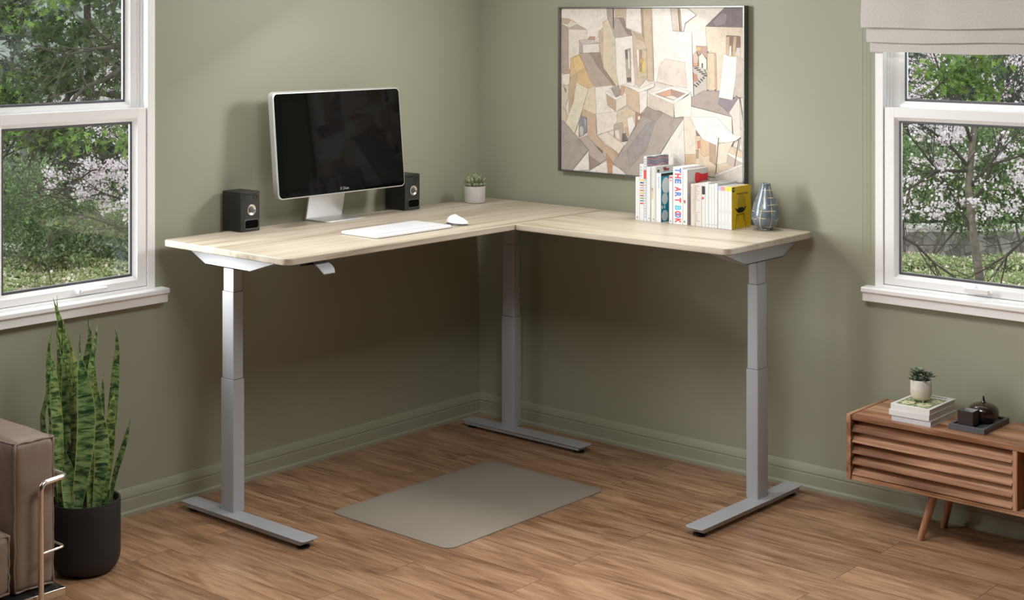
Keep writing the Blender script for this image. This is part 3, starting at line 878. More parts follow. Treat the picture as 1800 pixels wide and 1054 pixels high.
B((70,60,56),(582,690),(596,690),(596,735),(582,735))
B((186,180,176),(485,725),(600,740),(640,830),(640,1000),(580,1054),(500,1054),(495,880))
B((176,110,84),(490,790),(530,820),(545,880),(500,890))
for k in range(5):
    B((48,42,40),(500+k*26,738+k*20),(545+k*24,735+k*21),(550+k*24,744+k*21),(506+k*26,750+k*20))
for k in range(5):
    B((48,42,40),(500+k*24,915-k*20),(535+k*20,940-k*22),(530+k*20,950-k*22),(497+k*24,925-k*20))
B((204,188,154),(645,580),(735,580),(745,960),(715,990),(640,975))
B((192,150,126),(722,585),(738,600),(748,960),(728,950))
B((196,182,172),(965,620),(1035,640),(1035,1060),(930,1060))
D((156,138,134),(475,130),(600,60),(770,60),(780,150),(900,170),(880,300),(915,345),(740,290),(475,225))
D((118,106,120),(760,200),(780,140),(920,160),(960,110),(985,130),(880,300))
D((240,236,229),(470,230),(740,300),(910,345),(915,545),(870,480),(750,345),(470,345))
D((226,217,208),(880,300),(990,130),(1015,560),(930,545),(915,345))
D((208,196,186),(990,130),(1035,400),(1035,790),(1010,560))
B((247,244,239),(820,585),(880,615),(965,620),(955,850),(940,940),(920,1090),(770,1062),(800,800))
D((206,192,177),(10,90),(280,200),(280,355),(10,215))
D((239,234,225),(280,200),(470,90),(470,400),(385,340),(290,350))
D((156,120,108),(75,95),(250,40),(410,85),(290,155))
D((206,150,116),(75,95),(250,40),(250,110),(185,130))
D((228,218,206),(180,125),(260,110),(320,135),(280,158))
D((246,242,238),(10,90),(245,8),(250,40),(75,95),(280,165),(280,205))
D((246,242,238),(245,8),(468,70),(280,205),(280,160),(410,88),(250,40))
D((226,215,196),(388,345),(465,345),(520,480),(520,860),(405,870))
D((204,166,126),(405,750),(520,750),(520,860),(405,870))
D((216,193,162),(520,480),(680,560),(1030,720),(1030,870),(740,1000),(405,960),(405,870),(520,850))
D((110,80,66),(520,480),(570,550),(530,550))
D((205,96,66),(538,610),(565,600),(565,680),(540,690))
D((160,120,96),(525,700),(552,700),(548,795),(525,795))
D((208,170,130),(570,555),(670,610),(670,755),(610,780),(570,740))
D((168,134,108),(670,620),(735,650),(735,870),(670,820))
D((226,212,192),(740,640),(930,610),(870,740),(860,840),(745,870))
D((188,168,160),(865,745),(1030,850),(940,900),(865,840))
D((242,237,230),(868,728),(1030,795),(1030,850),(865,750))
D((246,244,242),(465,345),(750,345),(870,480),(930,535),(1020,555),(960,600),(860,625),(770,620),(740,650),(600,590),(520,480))
D((72,62,58),(766,570),(773,570),(741,962),(733,962))
D((72,62,58),(986,590),(992,590),(944,895),(937,893))
D((208,200,192),(730,965),(1030,850),(1030,1060),(740,1060))
D((226,220,214),(730,965),(1030,850),(1030,880),(730,1000))
y_in0, y_in1, z_in0, z_in1 = ay0 - fw, ay1 + fw, az0 + fw, az1 - fw
def clip(poly):
    def cl(P, ins, inter):
        out = []
        for i in range(len(P)):
            a, b = P[i - 1], P[i]
            if ins(b):
                if not ins(a): out.append(inter(a, b))
                out.append(b)
            elif ins(a): out.append(inter(a, b))
        return out
    def at_(k, v):
        def f(a, b):
            t = (v - a[k]) / (b[k] - a[k]); return (a[0] + (b[0] - a[0]) * t, a[1] + (b[1] - a[1]) * t)
        return f
    for k, v, sgn in ((0, y_in0, 1), (0, y_in1, -1), (1, z_in0, -1), (1, z_in1, 1)):
        if not poly: return poly
        poly = cl(poly, (lambda p, k=k, v=v, s=sgn: (p[k] - v) * s <= 0), at_(k, v))
    return poly
def mat_paint(name, colattr=True):
    m = NT(name)
    at_ = m.n('ShaderNodeAttribute', attribute_name='paint')
    v = m.coord(); n = m.noise(v, 26, 6, 0.65, 0.6); n2 = m.noise(v, 140, 4, 0.7)
    a = m.ramp(n.outputs[0], [(0.30, (0.80, 0.77, 0.75, 1)), (0.5, (0.98, 0.97, 0.95, 1)), (0.7, (1.05, 1.04, 1.02, 1))])
    b = m.ramp(n2.outputs[0], [(0.35, (0.88, 0.86, 0.84, 1)), (0.55, (1, 1, 1, 1))])
    c = m.mix(0.8, at_.outputs[0], a, 'MULTIPLY'); c = m.mix(0.7, c, b, 'MULTIPLY')
    m.l(c, m.b.inputs['Base Color']); m.b.inputs['Roughness'].default_value = 0.75; m.b.inputs['Specular IOR Level'].default_value = 0.2
    return m.mat
cols = []
cvm = MB(); cvm.box(-0.020, -0.002, y_in0, y_in1, z_in0, z_in1); cols += [(238, 230, 222)] * 6
xo = -0.0202
for c, pts in polys:
    P = clip([on_x(px, py, -0.022) for px, py in pts])
    if len(P) < 3: continue
    xo -= 0.00004
    cvm.add([(xo, y, z) for y, z in P], [tuple(range(len(P)))]); cols.append(c)
    # thin pencil outline
    dk = tuple(int(k * 0.62) for k in c)
    for i in range(len(P)):
        a = Vector((P[i][0], P[i][1])); b = Vector((P[(i + 1) % len(P)][0], P[(i + 1) % len(P)][1]))
        d = b - a
        if d.length < 0.004: continue
        nrm = Vector((-d.y, d.x)).normalized() * 0.0007
        cvm.add([(xo - 0.00002, a.x + nrm.x, a.y + nrm.y), (xo - 0.00002, b.x + nrm.x, b.y + nrm.y), (xo - 0.00002, b.x - nrm.x, b.y - nrm.y), (xo - 0.00002, a.x - nrm.x, a.y - nrm.y)], [(0, 1, 2, 3)])
        cols.append(dk)
canvas = obj('canvas', cvm, mat_paint('watercolour_print'), pic, smooth=False, flip=False)
ca = canvas.data.color_attributes.new('paint', 'FLOAT_COLOR', 'CORNER')
for p, c in zip(canvas.data.polygons, cols):
    lc = srgb(*[k + (v2 - k) * 0.30 for k, v2 in zip(c, (250, 245, 240))])
    for li in p.loop_indices: ca.data[li].color = lc

# ------------------------------------------------------------------ books on the desk
def mat_cover(col, rough=0.35): return plain('book_cover_%d_%d_%d' % col, col, rough, var=0.01)
cover_cache = {}
def cov(col):
    if col not in cover_cache: cover_cache[col] = mat_cover(col)
    return cover_cache[col]
def spine_text(parent, s, yc, zc, size, col, x=None):
    """lettering running down the spine (spine faces -x)"""
    vs, fs = text_mb(s, size, 0.0001)
    mb = MB()
    x = BX if x is None else x
    mb.add([(x - 0.0003 - p[2], yc - p[1], zc - p[0]) for p in vs], fs)
    return obj('title', mb, plain('ink_%d_%d_%d' % col, col, 0.5, var=0), parent, smooth=False)
BOOKG = 'books standing in a row on the desk'
BX = -0.226
def book(label, ya, yb, h, depth=0.150, spine=(222, 222, 223), side=(206, 206, 207), round_=False, x0=BX, taper=0):
    t = thing('book', label, 'book', (x0 + depth / 2, (ya + yb) / 2, DZ), BOOKG)
    th = abs(ya - yb); ya -= 0.0003; yb += 0.0003
    c = MB(); k = min(0.002, th * 0.15)
    if round_:
        sp = [(x0 + 0.006, ya), (x0 + 0.002, ya - th * 0.12), (x0, ya - th * 0.35), (x0, ya - th * 0.65), (x0 + 0.002, ya - th * 0.88), (x0 + 0.006, yb)]
        sp += [(x0 + 0.008, yb + 0.0005), (x0 + 0.008, ya - 0.0005)]
        c.prism(sp, 'z', DZ, DZ + h, 0)
        c.box(x0 + 0.006, x0 + depth, ya, ya - k, DZ, DZ + h, 1); c.box(x0 + 0.006, x0 + depth, yb + k, yb, DZ, DZ + h, 1)
    else:
        c.box(x0, x0 + k, ya, yb, DZ, DZ + h, 0)
        c.box(x0 + k, x0 + depth, ya, ya - k, DZ, DZ + h, 1); c.box(x0 + k, x0 + depth, yb + k, yb, DZ, DZ + h, 1)
    cv_ = obj('cover', c, [cov(spine), cov(side)], t, bevel=0.0004)
    OFF[cv_.name] = OFF[t.name]
    obj('pages', MB().box(x0 + k + 0.0005, x0 + depth - 0.003, ya - k, yb + k, DZ + 0.001, DZ + h - 0.002), M['paper'], t, smooth=False)
    return t, cv_
def patch(parent, nm, y0, y1, z0, z1, col, x=BX, e=0.0004):
    mb = MB(); mb.box(x - e, x + 0.0002, y0, y1, DZ + z0, DZ + z1); return obj(nm, mb, plain('ink_%d_%d_%d' % col, col, 0.5, var=0), parent, smooth=False)
def side_poly(parent, nm, pts, y, col, e=0.0004):
    mb = MB(); mb.prism([(x, z) for x, z in pts], 'y', y - e, y + 0.0002); return obj(nm, mb, plain('ink_%d_%d_%d' % col, col, 0.5, var=0), parent, smooth=False)
def emblem(parent, y, z, s, x=BX, col=(60, 60, 64)):
    mb = MB(); X0, X1 = x - 0.0004, x + 0.0002
    mb.prism([(y + s, DZ + z - s), (y + s * .4, DZ + z - s), (y + s * .5, DZ + z + s), (y + s, DZ + z + s)], 'x', X0, X1)
    mb.prism([(y + s * .4, DZ + z), (y - s * .6, DZ + z + s), (y - s, DZ + z + s * .7), (y, DZ + z)], 'x', X0, X1)
    mb.prism([(y + s * .4, DZ + z), (y - s * .5, DZ + z - s), (y - s * .9, DZ + z - s * .8), (y, DZ + z + s * .2)], 'x', X0, X1)
    return obj('emblem', mb, plain('ink_%d_%d_%d' % col, col, 0.5, var=0), parent, smooth=False)
t, c = book('low white book at the far left end of the row', -1.1507, -1.1733, 0.192); emblem(c, -1.162, 0.012, 0.004)
t, c = book('white book with a column of rainbow bars on its spine', -1.1737, -1.1955, 0.250)
for i, ch_ in enumerate('COLO'):
    spine_text(c, ch_, -1.181, DZ + 0.236 - i * 0.0125, 0.011, (90, 90, 110))
for i, cc in enumerate(((236, 205, 60), (52, 50, 110), (196, 120, 40), (170, 160, 190), (205, 110, 40), (200, 200, 60), (180, 50, 90), (120, 170, 60), (60, 120, 130), (215, 60, 50))):
    patch(c, 'colour_bar', -1.177, -1.1945, 0.176 - i * 0.0115, 0.182 - i * 0.0115, cc)
t, c = book('tallest book, its cover patterned with wavy multicoloured lines', -1.196, -1.2110, 0.286, 0.170, (222, 222, 223), (209, 210, 212))
wm = [(50, 76, 120), (96, 60, 110), (24, 84, 104), (176, 70, 84), (44, 40, 62)]
for k in range(11):
    mb = MB(); z0 = 0.226 + k * 0.0056
    N = 24; V = []
    for i in range(N + 1):
        x = BX + 0.004 + 0.164 * i / N; z = DZ + z0 + 0.004 * math.sin(i * 0.42 + k * 0.12)
        z = min(z, DZ + 0.2845)
        V += [(x, -1.2113, z), (x, -1.2113, min(z + 0.0034, DZ + 0.2855))]
    mb.add(V, [(2 * i, 2 * i + 1, 2 * i + 3, 2 * i + 2) for i in range(N)])
    obj('wavy_line', mb, plain('ink_%d_%d_%d' % wm[k % 5], wm[k % 5], 0.5, var=0), c, smooth=False)
for k in range(46):
    z = 0.012 + k * 0.0058
    if 0.186 < z < 0.225: continue
    patch(c, 'spine_stripe', -1.199, -1.2105, z, z + 0.0018, wm[k % 5] if k % 2 else (150, 170, 215))['kind'] = 'stuff'
patch(c, 'red_label', -1.1965, -1.2105, 0.186, 0.225, (216, 70, 74))
t, c = book('white book with pale blue sides beside the tallest book', -1.2116, -1.2328, 0.240, 0.150, (216, 220, 223), (175, 188, 194)); emblem(c, -1.226, 0.012, 0.003)
t, c = book('cream book with a tan block on its spine', -1.2359, -1.2575, 0.242, 0.155, (218, 217, 210), (189, 189, 189))
spine_text(c, 'ILLUSTRATION NOW', -1.243, DZ + 0.19, 0.0115, (190, 190, 186)); patch(c, 'tan_block', -1.2362, -1.248, 0.098, 0.148, (216, 190, 158)); emblem(c, -1.250, 0.010, 0.0035)
t, c = book('thin grey book with a dark red cup shape on its cover', -1.2583, -1.2640, 0.243, 0.165, (209, 209, 209), (181, 180, 178))
side_poly(c, 'cover_shape', [(BX + .052, DZ + .236), (BX + .060, DZ + .221), (BX + .098, DZ + .221), (BX + .100, DZ + .232), (BX + .078, DZ + .232), (BX + .075, DZ + .238)], -1.2640, (120, 52, 46))
side_poly(c, 'cover_shape', [(BX + .010, DZ + .229), (BX + .026, DZ + .229), (BX + .024, DZ + .219), (BX + .010, DZ + .219)], -1.2640, (48, 48, 44))
t, c = book('white book with pale blue spine lettering and a teal spectacles cover', -1.2645, -1.2900, 0.216, 0.150, (222, 223, 226), (28, 132, 158))
spine_text(c, 'Eyewear Book', -1.279, DZ + 0.175, 0.009, (120, 170, 205))
side_poly(c, 'cover_band', [(BX + .002, DZ + .214), (BX + .149, DZ + .214), (BX + .149, DZ + .203), (BX + .002, DZ + .203)], -1.2900, (40, 34, 32))
def ell(cx, cz, a, b, n=24): return [(cx + a * math.cos(2 * PI * i / n), cz + b * math.sin(2 * PI * i / n)) for i in range(n)]
for (cx, cz, a, b) in ((0.038, 0.160, 0.030, 0.036), (0.030, 0.102, 0.022, 0.026), (0.030, 0.028, 0.024, 0.024), (0.010, 0.066, 0.006, 0.008), (0.028, 0.066, 0.006, 0.008)):
    side_poly(c, 'lens_shape', ell(BX + cx, DZ + cz, a, b), -1.2900, (198, 206, 206))
t, c = book('slim white book with small pink marks at the top of its spine', -1.3338, -1.3520, 0.210, 0.150, (222, 220, 222))
patch(c, 'pink_mark', -1.336, -1.350, 0.198, 0.207, (226, 80, 80)); patch(c, 'pink_mark', -1.338, -1.347, 0.186, 0.192, (220, 120, 150)); emblem(c, -1.343, 0.010, 0.003)
t, c = book('thick white book with THE ART BOOK in coloured letters down its spine', -1.3545, -1.4065, 0.250, 0.165, (224, 224, 225), (205, 205, 205))
zz = DZ + 0.2350; n_let = 0
red, blu, lb = (226, 66, 78), (92, 130, 206), (92, 190, 216)
for ch_, cc in zip('THE ART BOOK', (blu, red, blu, None, red, blu, red, None, lb, red, blu, red)):
    if cc is None: zz -= 0.0105; continue
    vs, fs = text_mb(ch_, 0.047, 0.0001, 0.045)
    w = max(v[0] for v in vs) - min(v[0] for v in vs); k = 0.0205 / max(w, 1e-6)
    hh = max(v[1] for v in vs) - min(v[1] for v in vs); kh = 0.033 / hh
    cy = (max(v[1] for v in vs) + min(v[1] for v in vs)) / 2; cxx = (max(v[0] for v in vs) + min(v[0] for v in vs)) / 2
    mb = MB(); mb.add([(BX - 0.0003 - (0.0002 if n_let == 8 else 0) - v[2], -1.3815 - (v[1] - cy) * kh, zz - (v[0] - cxx) * k) for v in vs], fs)
    obj('letter', mb, plain('ink_%d_%d_%d' % cc, cc, 0.5, var=0), c, smooth=False)
    n_let += 1; zz -= 0.0090 if n_let == 8 else 0.0238
t, c = book('white book with a red shape on its grey cover, beside the thick art book', -1.4074, -1.4305, 0.241, 0.160, (223, 223, 223), (188, 188, 188))
patch(c, 'badge', -1.411, -1.421, 0.100, 0.108, (205, 70, 80)); patch(c, 'badge', -1.413, -1.421, 0.094, 0.100, (110, 110, 120)); emblem(c, -1.417, 0.014, 0.0045)
side_poly(c, 'red_shape', [(BX + .060, DZ + .218), (BX + .070, DZ + .226), (BX + .090, DZ + .222), (BX + .115, DZ + .215), (BX + .158, DZ + .217), (BX + .158, DZ + .185), (BX + .120, DZ + .186), (BX + .085, DZ + .180), (BX + .066, DZ + .178), (BX + .058, DZ + .196)], -1.4305, (196, 30, 40))
t, c = book('cream rounded-spine book with faint pink lettering', -1.4454, -1.4737, 0.181, 0.150, (210, 205, 197), (190, 150, 130), True)
spine_text(c, 'ILLUSTRATION', -1.458, DZ + 0.110, 0.018, (214, 184, 180))
t, c = book('grey-white book with red square brackets printed on the spine', -1.4745, -1.5050, 0.181, 0.150, (209, 204, 199), (185, 181, 175))
for za, zb in ((0.112, 0.142), (0.150, 0.176), (0.022, 0.062)):
    for (ya_, yb_, z0, z1) in ((-1.480, -1.4815, za, zb), (-1.480, -1.494, zb - .0015, zb), (-1.480, -1.494, za, za + .0015)):
        patch(c, 'red_bracket', ya_, yb_, z0, z1, (186, 60, 74))
t, c = book('narrow white book with a black picture and a red dot on the spine', -1.5056, -1.5245, 0.181, 0.150, (214, 212, 212))
patch(c, 'black_picture', -1.5075, -1.5225, 0.140, 0.176, (34, 30, 30))
mb = MB(); mb.lathe([(0.0055, -0.0004), (0.0055, 0.0002)], (BX, -1.512, DZ + 0.124), 20, axis='x'); obj('red_dot', mb, plain('ink_red_dot', (205, 60, 66), 0.5, var=0), c)
for k, (lab, ya, yb, h) in enumerate((
    ('first of the four plain white books right of the black picture book', -1.5253, -1.5405, 0.191),
    ('second of the four plain white books right of the black picture book', -1.5417, -1.5560, 0.187),
    ('third of the four plain white books right of the black picture book', -1.5563, -1.5712, 0.188),
    ('last of the four plain white books, touching the coloured spine tops', -1.5720, -1.5870, 0.192))):
    t, c = book(lab, ya, yb, h, 0.155, (222, 222, 222), (192, 192, 194))
    emblem(c, (ya + yb) / 2, 0.014, 0.0025, col=(150, 150, 155))
for k, (nm, cc, ya, yb) in enumerate((('lavender', (186, 194, 226), -1.5894, -1.6062), ('pink', (236, 150, 170), -1.6064, -1.6235), ('lime', (222, 226, 110), -1.6237, -1.6405), ('yellow', (244, 226, 60), -1.6407, -1.6585))):
    t, c = book('white paperback with a %s top on its spine' % nm + (', a chair on its yellow cover' if nm == 'yellow' else ''), ya, yb, 0.182, 0.152, (220, 220, 222), (222, 186, 24) if nm == 'yellow' else (189, 189, 190))
    patch(c, 'colour_top', ya - .0006, yb + .0006, 0.163, 0.1815, cc)
    spine_text(c, 'Design', (ya + yb) / 2, DZ + 0.075, 0.006, (196, 196, 200))
    spine_text(c, 'Classics', (ya + yb) / 2, DZ + 0.022, 0.005, (190, 190, 195))
Y = -1.6585
vs, fs = text_mb('American Design', 0.0125, 0.0001)
mb = MB(); mb.add([(BX + 0.084 + v[0], Y - 0.0003 - v[2], DZ + 0.150 + v[1]) for v in vs], fs); obj('cover_title', mb, plain('ink_olive', (110, 92, 20), 0.5, var=0), c, smooth=False)
side_poly(c, 'chair_back', ell(BX + .076, DZ + .108, .034, .040, 36), Y, (186, 158, 40))
side_poly(c, 'chair_seat', [(BX + .028, DZ + .092), (BX + .044, DZ + .083), (BX + .054, DZ + .090), (BX + .088, DZ + .090), (BX + .094, DZ + .083), (BX + .110, DZ + .094), (BX + .112, DZ + .090), (BX + .098, DZ + .074), (BX + .085, DZ + .068), (BX + .050, DZ + .068), (BX + .040, DZ + .076), (BX + .028, DZ + .088)], Y - 0.0004, (28, 26, 22))
for (xa, za, xb, zb) in ((.038, .060, .100, .062), (.040, .060, .028, .004), (.096, .062, .112, .006), (.050, .060, .048, .030), (.090, .061, .094, .032)):
    a = Vector((xa, za)); b = Vector((xb, zb)); n_ = Vector((-(b - a).y, (b - a).x)).normalized() * 0.0008
    side_poly(c, 'chair_frame', [(BX + (a + n_).x, DZ + (a + n_).y), (BX + (b + n_).x, DZ + (b + n_).y), (BX + (b - n_).x, DZ + (b - n_).y), (BX + (a - n_).x, DZ + (a - n_).y)], Y - 0.0004, (60, 52, 24))
side_poly(c, 'black_label', [(BX + .006, DZ + .178), (BX + .022, DZ + .178), (BX + .022, DZ + .160), (BX + .006, DZ + .160)], Y, (36, 34, 26))
side_poly(c, 'label_mark', ell(BX + .014, DZ + .170, .004, .004, 16), Y - 0.0004, (170, 180, 120))

# ------------------------------------------------------------------ vase
VC = Vector((-0.128, -1.765, DZ))
t = thing('ceramic_vase', 'pear-shaped blue-grey vase with cream painted lines beside the yellow book', 'vase', VC)
vp = [(0.0, 0.0), (0.024, 0.0), (0.034, 0.010), (0.046, 0.022), (0.0555, 0.038), (0.0603, 0.056), (0.0600, 0.072), (0.0560, 0.092), (0.0500, 0.110), (0.0425, 0.130), (0.0345, 0.150), (0.0275, 0.168), (0.0235, 0.180), (0.0212, 0.190), (0.0210, 0.197), (0.0195, 0.1985), (0.0175, 0.196), (0.0175, 0.170), (0.0, 0.165)]
def smoothprof(p, a, b, n=3):
    out = p[:a]
    for i in range(a, b):
        p0, p1, p2, p3 = p[i - 1], p[i], p[i + 1], p[min(i + 2, len(p) - 1)]
        for k in range(n):
            u = k / n
            out.append(tuple(0.5 * ((2 * p1[j]) + (-p0[j] + p2[j]) * u + (2 * p0[j] - 5 * p1[j] + 4 * p2[j] - p3[j]) * u * u + (-p0[j] + 3 * p1[j] - 3 * p2[j] + p3[j]) * u ** 3) for j in (0, 1)))
    return out + p[b:]
vps = smoothprof(vp, 1, 14)
mv = NT('blue_grey_glaze'); n_ = mv.noise(mv.coord(), 30, 4)
mv.l(mv.ramp(n_.outputs[0], [(0.3, srgb(88, 102, 114)), (0.7, srgb(124, 137, 147))]), mv.b.inputs['Base Color'])
mv.b.inputs['Roughness'].default_value = 0.25; mv.b.inputs['Metallic'].default_value = 0.15; mv.b.inputs['Coat Weight'].default_value = 0.3
body = obj('body', MB().lathe([(max(r, 0.0005), z) for r, z in vps], VC, 48), mv.mat, t, angle=60)
OFF[body.name] = OFF[t.name]
def vr(z):
    pr = vps
    for i in range(len(pr) - 1):
        if pr[i][1] <= z <= pr[i + 1][1] and pr[i + 1][1] > pr[i][1]:
            k = (z - pr[i][1]) / (pr[i + 1][1] - pr[i][1]); return pr[i][0] + (pr[i + 1][0] - pr[i][0]) * k
    return 0.02
vcam = math.atan2(CAM.y - VC.y, CAM.x - VC.x)
def stroke(mb, a0, z0, a1, z1, w):
    N = 14; V = []
    for i in range(N + 1):
        k = i / N; a = a0 + (a1 - a0) * k; z = z0 + (z1 - z0) * k + 0.0007 * math.sin(k * 9 + z0 * 90)
        ww = w * (0.75 + 0.35 * math.sin(k * 7 + a0 * 3)) * (0.5 if i in (0, N) else 1)
        hor = abs(a1 - a0) * 0.05 > abs(z1 - z0)
        for s in (-1, 1):
            if hor: zz_, aa = z + s * ww, a
            else: zz_, aa = z, a + s * ww / max(vr(z), 0.01)
            r_ = vr(min(max(zz_, 0.002), 0.196)) + 0.0007
            V.append((VC.x + r_ * math.cos(aa), VC.y + r_ * math.sin(aa), VC.z + zz_))
    mb.add(V, [(2 * i, 2 * i + 1, 2 * i + 3, 2 * i + 2) for i in range(N)])
def va(px, z):  # crop x -> angle round the vase
    dx = (px - 1062) / 7.805 / 410
    return vcam + math.asin(max(-0.97, min(0.97, dx / max(vr(z), 0.01))))
def vz(py): return (985 - py) / 635 * 0.196
sm = MB()
for x0, y0, x1, y1 in ((1020,430,1145,432),(1085,532,1182,528),(1075,626,1228,622),(980,704,1205,708),(955,796,1065,808),(866,822,940,820),(873,716,918,718),(1055,928,1218,926),(1192,834,1258,822),(1000,968,1085,970),(888,610,910,608)):
    z0, z1 = vz(y0), vz(y1); stroke(sm, va(x0, z0), z0, va(x1, z1), z1, 0.0015)
for x0, y0, x1, y1, w in ((1052,470,1036,600,.0020),(1026,610,1014,975,.0018),(1106,372,1136,640,.0015),(1136,640,1128,900,.0015),(1128,900,1108,970,.0015),(992,372,935,560,.0012),(905,590,900,700,.0012),(1180,530,1215,640,.0012),(1222,600,1245,740,.0012),(905,840,940,965,.0010),(1245,720,1240,800,.0012)):
    z0, z1 = vz(y0), vz(y1); stroke(sm, va(x0, z0), z0, va(x1, z1), z1, w)
r = random.Random(2)
for i in range(16):
    a = vcam + r.uniform(1.7, 4.5); z = r.uniform(0.02, 0.17)
    if i % 2: stroke(sm, a, z, a + r.uniform(0.5, 1.0), z, 0.0015)
    else: stroke(sm, a, z, a, min(0.19, z + 0.06), 0.0015)
obj('painted_lines', sm, plain('cream_slip', (226, 208, 168), 0.4, var=0.05), body, angle=60, flip=False)

# ------------------------------------------------------------------ snake plant in black planter
PC = Vector((-2.5726, -0.4108, 0))
sp = thing('snake_plant', 'tall banded snake plant in a matte black planter below the left window', 'plant', PC)
pp = [(0.002, 0.0), (0.062, 0.0), (0.085, 0.004), (0.103, 0.014), (0.116, 0.032), (0.1225, 0.058), (0.1235, 0.09), (0.1235, 0.257), (0.1225, 0.261), (0.1195, 0.262), (0.116, 0.260), (0.115, 0.255), (0.113, 0.22)]
obj('planter', MB().lathe(smoothprof(pp, 2, 7), PC, 56, cap1=False), M['potblack'], sp, angle=50)
obj('soil', MB().lathe([(0.01, 0.215), (0.1135, 0.215), (0.1135, 0.236), (0.01, 0.241)], PC, 40), M['soil'], sp)
def mat_snake():
    m = NT('banded_snake_leaf')
    uv = m.n('ShaderNodeUVMap'); uv.uv_map = 'UVMap'
    sep = m.n('ShaderNodeSeparateXYZ'); m.l(uv.outputs[0], sep.inputs[0])
    g = m.n('ShaderNodeNewGeometry')
    mp = m.n('ShaderNodeMapping'); mp.inputs['Scale'].default_value = (0.9, 62, 1); m.l(uv.outputs[0], mp.inputs['Vector'])
    n = m.n('ShaderNodeTexNoise', noise_dimensions='4D'); n.inputs['Scale'].default_value = 1.0; n.inputs['Detail'].default_value = 4; n.inputs['Roughness'].default_value = 0.6; n.inputs['Distortion'].default_value = 0.7
    oi = m.n('ShaderNodeObjectInfo'); mu = m.n('ShaderNodeMath', operation='MULTIPLY'); mu.inputs[1].default_value = 50; m.l(oi.outputs['Random'], mu.inputs[0]); m.l(mu.outputs[0], n.inputs['W'])
    m.l(mp.outputs[0], n.inputs['Vector'])
    band = m.ramp(n.outputs[0], [(0.38, srgb(44, 70, 46)), (0.46, srgb(84, 118, 74)), (0.54, srgb(142, 166, 108)), (0.68, srgb(172, 190, 136))])
    tone = m.ramp(oi.outputs['Random'], [(0, (0.6, 0.72, 0.62, 1)), (0.5, (0.95, 1.0, 0.9, 1)), (1, (1.2, 1.15, 0.8, 1))])
    c = m.mix(1.0, band, tone, 'MULTIPLY')
    ab = m.n('ShaderNodeMath', operation='SUBTRACT'); ab.inputs[1].default_value = 0.5; m.l(sep.outputs[0], ab.inputs[0])
    ab2 = m.n('ShaderNodeMath', operation='ABSOLUTE'); m.l(ab.outputs[0], ab2.inputs[0])
    ed = m.n('ShaderNodeMath', operation='GREATER_THAN'); ed.inputs[1].default_value = 0.455; m.l(ab2.outputs[0], ed.inputs[0])
    c = m.mix(ed.outputs[0], c, srgb(152, 168, 98))
    m.l(c, m.b.inputs['Base Color']); m.b.inputs['Roughness'].default_value = 0.38; m.b.inputs['Specular IOR Level'].default_value = 0.5
    return m.mat
M['snake'] = mat_snake()
D0 = (PC - CAM).dot(FWD)
def leaf(path, wpx, dd, twist=0.0, yaw=0.0):
    """path: photo points from tip to base, dd: depth offset from the planter axis"""
    P = [at(px, py, D0 + dd * (0.35 + 0.65 * (i / (len(path) - 1)))) for i, (px, py) in enumerate(path)][::-1]
    P[0] = Vector((P[0].x, P[0].y, 0.233))
    pts = []; N = 22
    Q = [P[0] * 2 - P[1]] + P + [P[-1] * 2 - P[-2]]
    for i in range(len(P) - 1):
        for k in range(6):
            u = k / 6; a, b, c_, d = Q[i], Q[i + 1], Q[i + 2], Q[i + 3]
            pts.append(0.5 * ((2 * b) + (c_ - a) * u + (2 * a - 5 * b + 4 * c_ - d) * u * u + (3 * b - a - 3 * c_ + d) * u ** 3))
    pts.append(P[-1])
    W = wpx / 484.0 / 2
    L = [0]
    for a, b in zip(pts, pts[1:]): L.append(L[-1] + (b - a).length)
    T = L[-1]; V = []; UV = []; NW = 6
    side0 = RIGHT * math.cos(yaw) + FWD * math.sin(yaw)
    for i, p in enumerate(pts):
        u = L[i] / T
        w = W * (0.62 + 0.55 * math.sin(min(1, u * 1.35) * PI * 0.62)) if u < 0.6 else W * 1.15 * max(0.0, (1 - ((u - 0.6) / 0.4) ** 1.7))
        w = max(w, 0.0006)
        ang = twist * (u - 0.3)
        d = (pts[min(i + 1, len(pts) - 1)] - pts[max(i - 1, 0)]).normalized()
        s = (side0 * math.cos(ang) + FWD * math.sin(ang)); s = (s - d * s.dot(d)).normalized(); nn = s.cross(d)
        for k in range(NW + 1):
            x = k / NW * 2 - 1
            V.append(p + s * (w * x) + nn * (-w * 0.35 * (1 - x * x))); UV.append(((x + 1) / 2, L[i]))
    S = len(V); th = 0.0022
    V2 = [Vector(v) for v in V]
    for i in range(len(pts)):
        d = (pts[min(i + 1, len(pts) - 1)] - pts[max(i - 1, 0)]).normalized()
        for k in range(NW + 1):
            x = k / NW * 2 - 1
            s = (V2[i * (NW + 1) + NW] - V2[i * (NW + 1)]).normalized()
            nn = s.cross(d); V.append(V2[i * (NW + 1) + k] + nn * (th * (1 - x * x) + 0.0001)); UV.append(UV[i * (NW + 1) + k])
    F = []
    for i in range(len(pts) - 1):
        for k in range(NW):
            a = i * (NW + 1) + k
            F.append((a, a + NW + 1, a + NW + 2, a + 1)); F.append((S + a, S + a + 1, S + a + NW + 2, S + a + NW + 1))
    mb = MB(); mb.add(V, F, 0, UV)
    return obj('leaf', mb, M['snake'], sp, angle=80)
leaf([(93.5,524),(104,560),(112,592),(121,622),(130,660),(136,760),(140,890)], 19, 0.02, 0.5)
leaf([(100.5,519),(101,545),(106,620),(110,760),(114,890)], 8, 0.05, 0.4)
leaf([(92,579),(86,612),(86,664),(92,740),(104,885)], 11, 0.05, 0.6)
leaf([(84,672),(80,705),(75,740),(84,800),(100,885)], 9, 0.07, 0.3)
leaf([(90,617),(94,650),(96,690),(101,750),(108,893)], 17, -0.05, 0.5)
leaf([(99,577),(105,634),(107,710),(112,885)], 14, 0.06, -0.4)
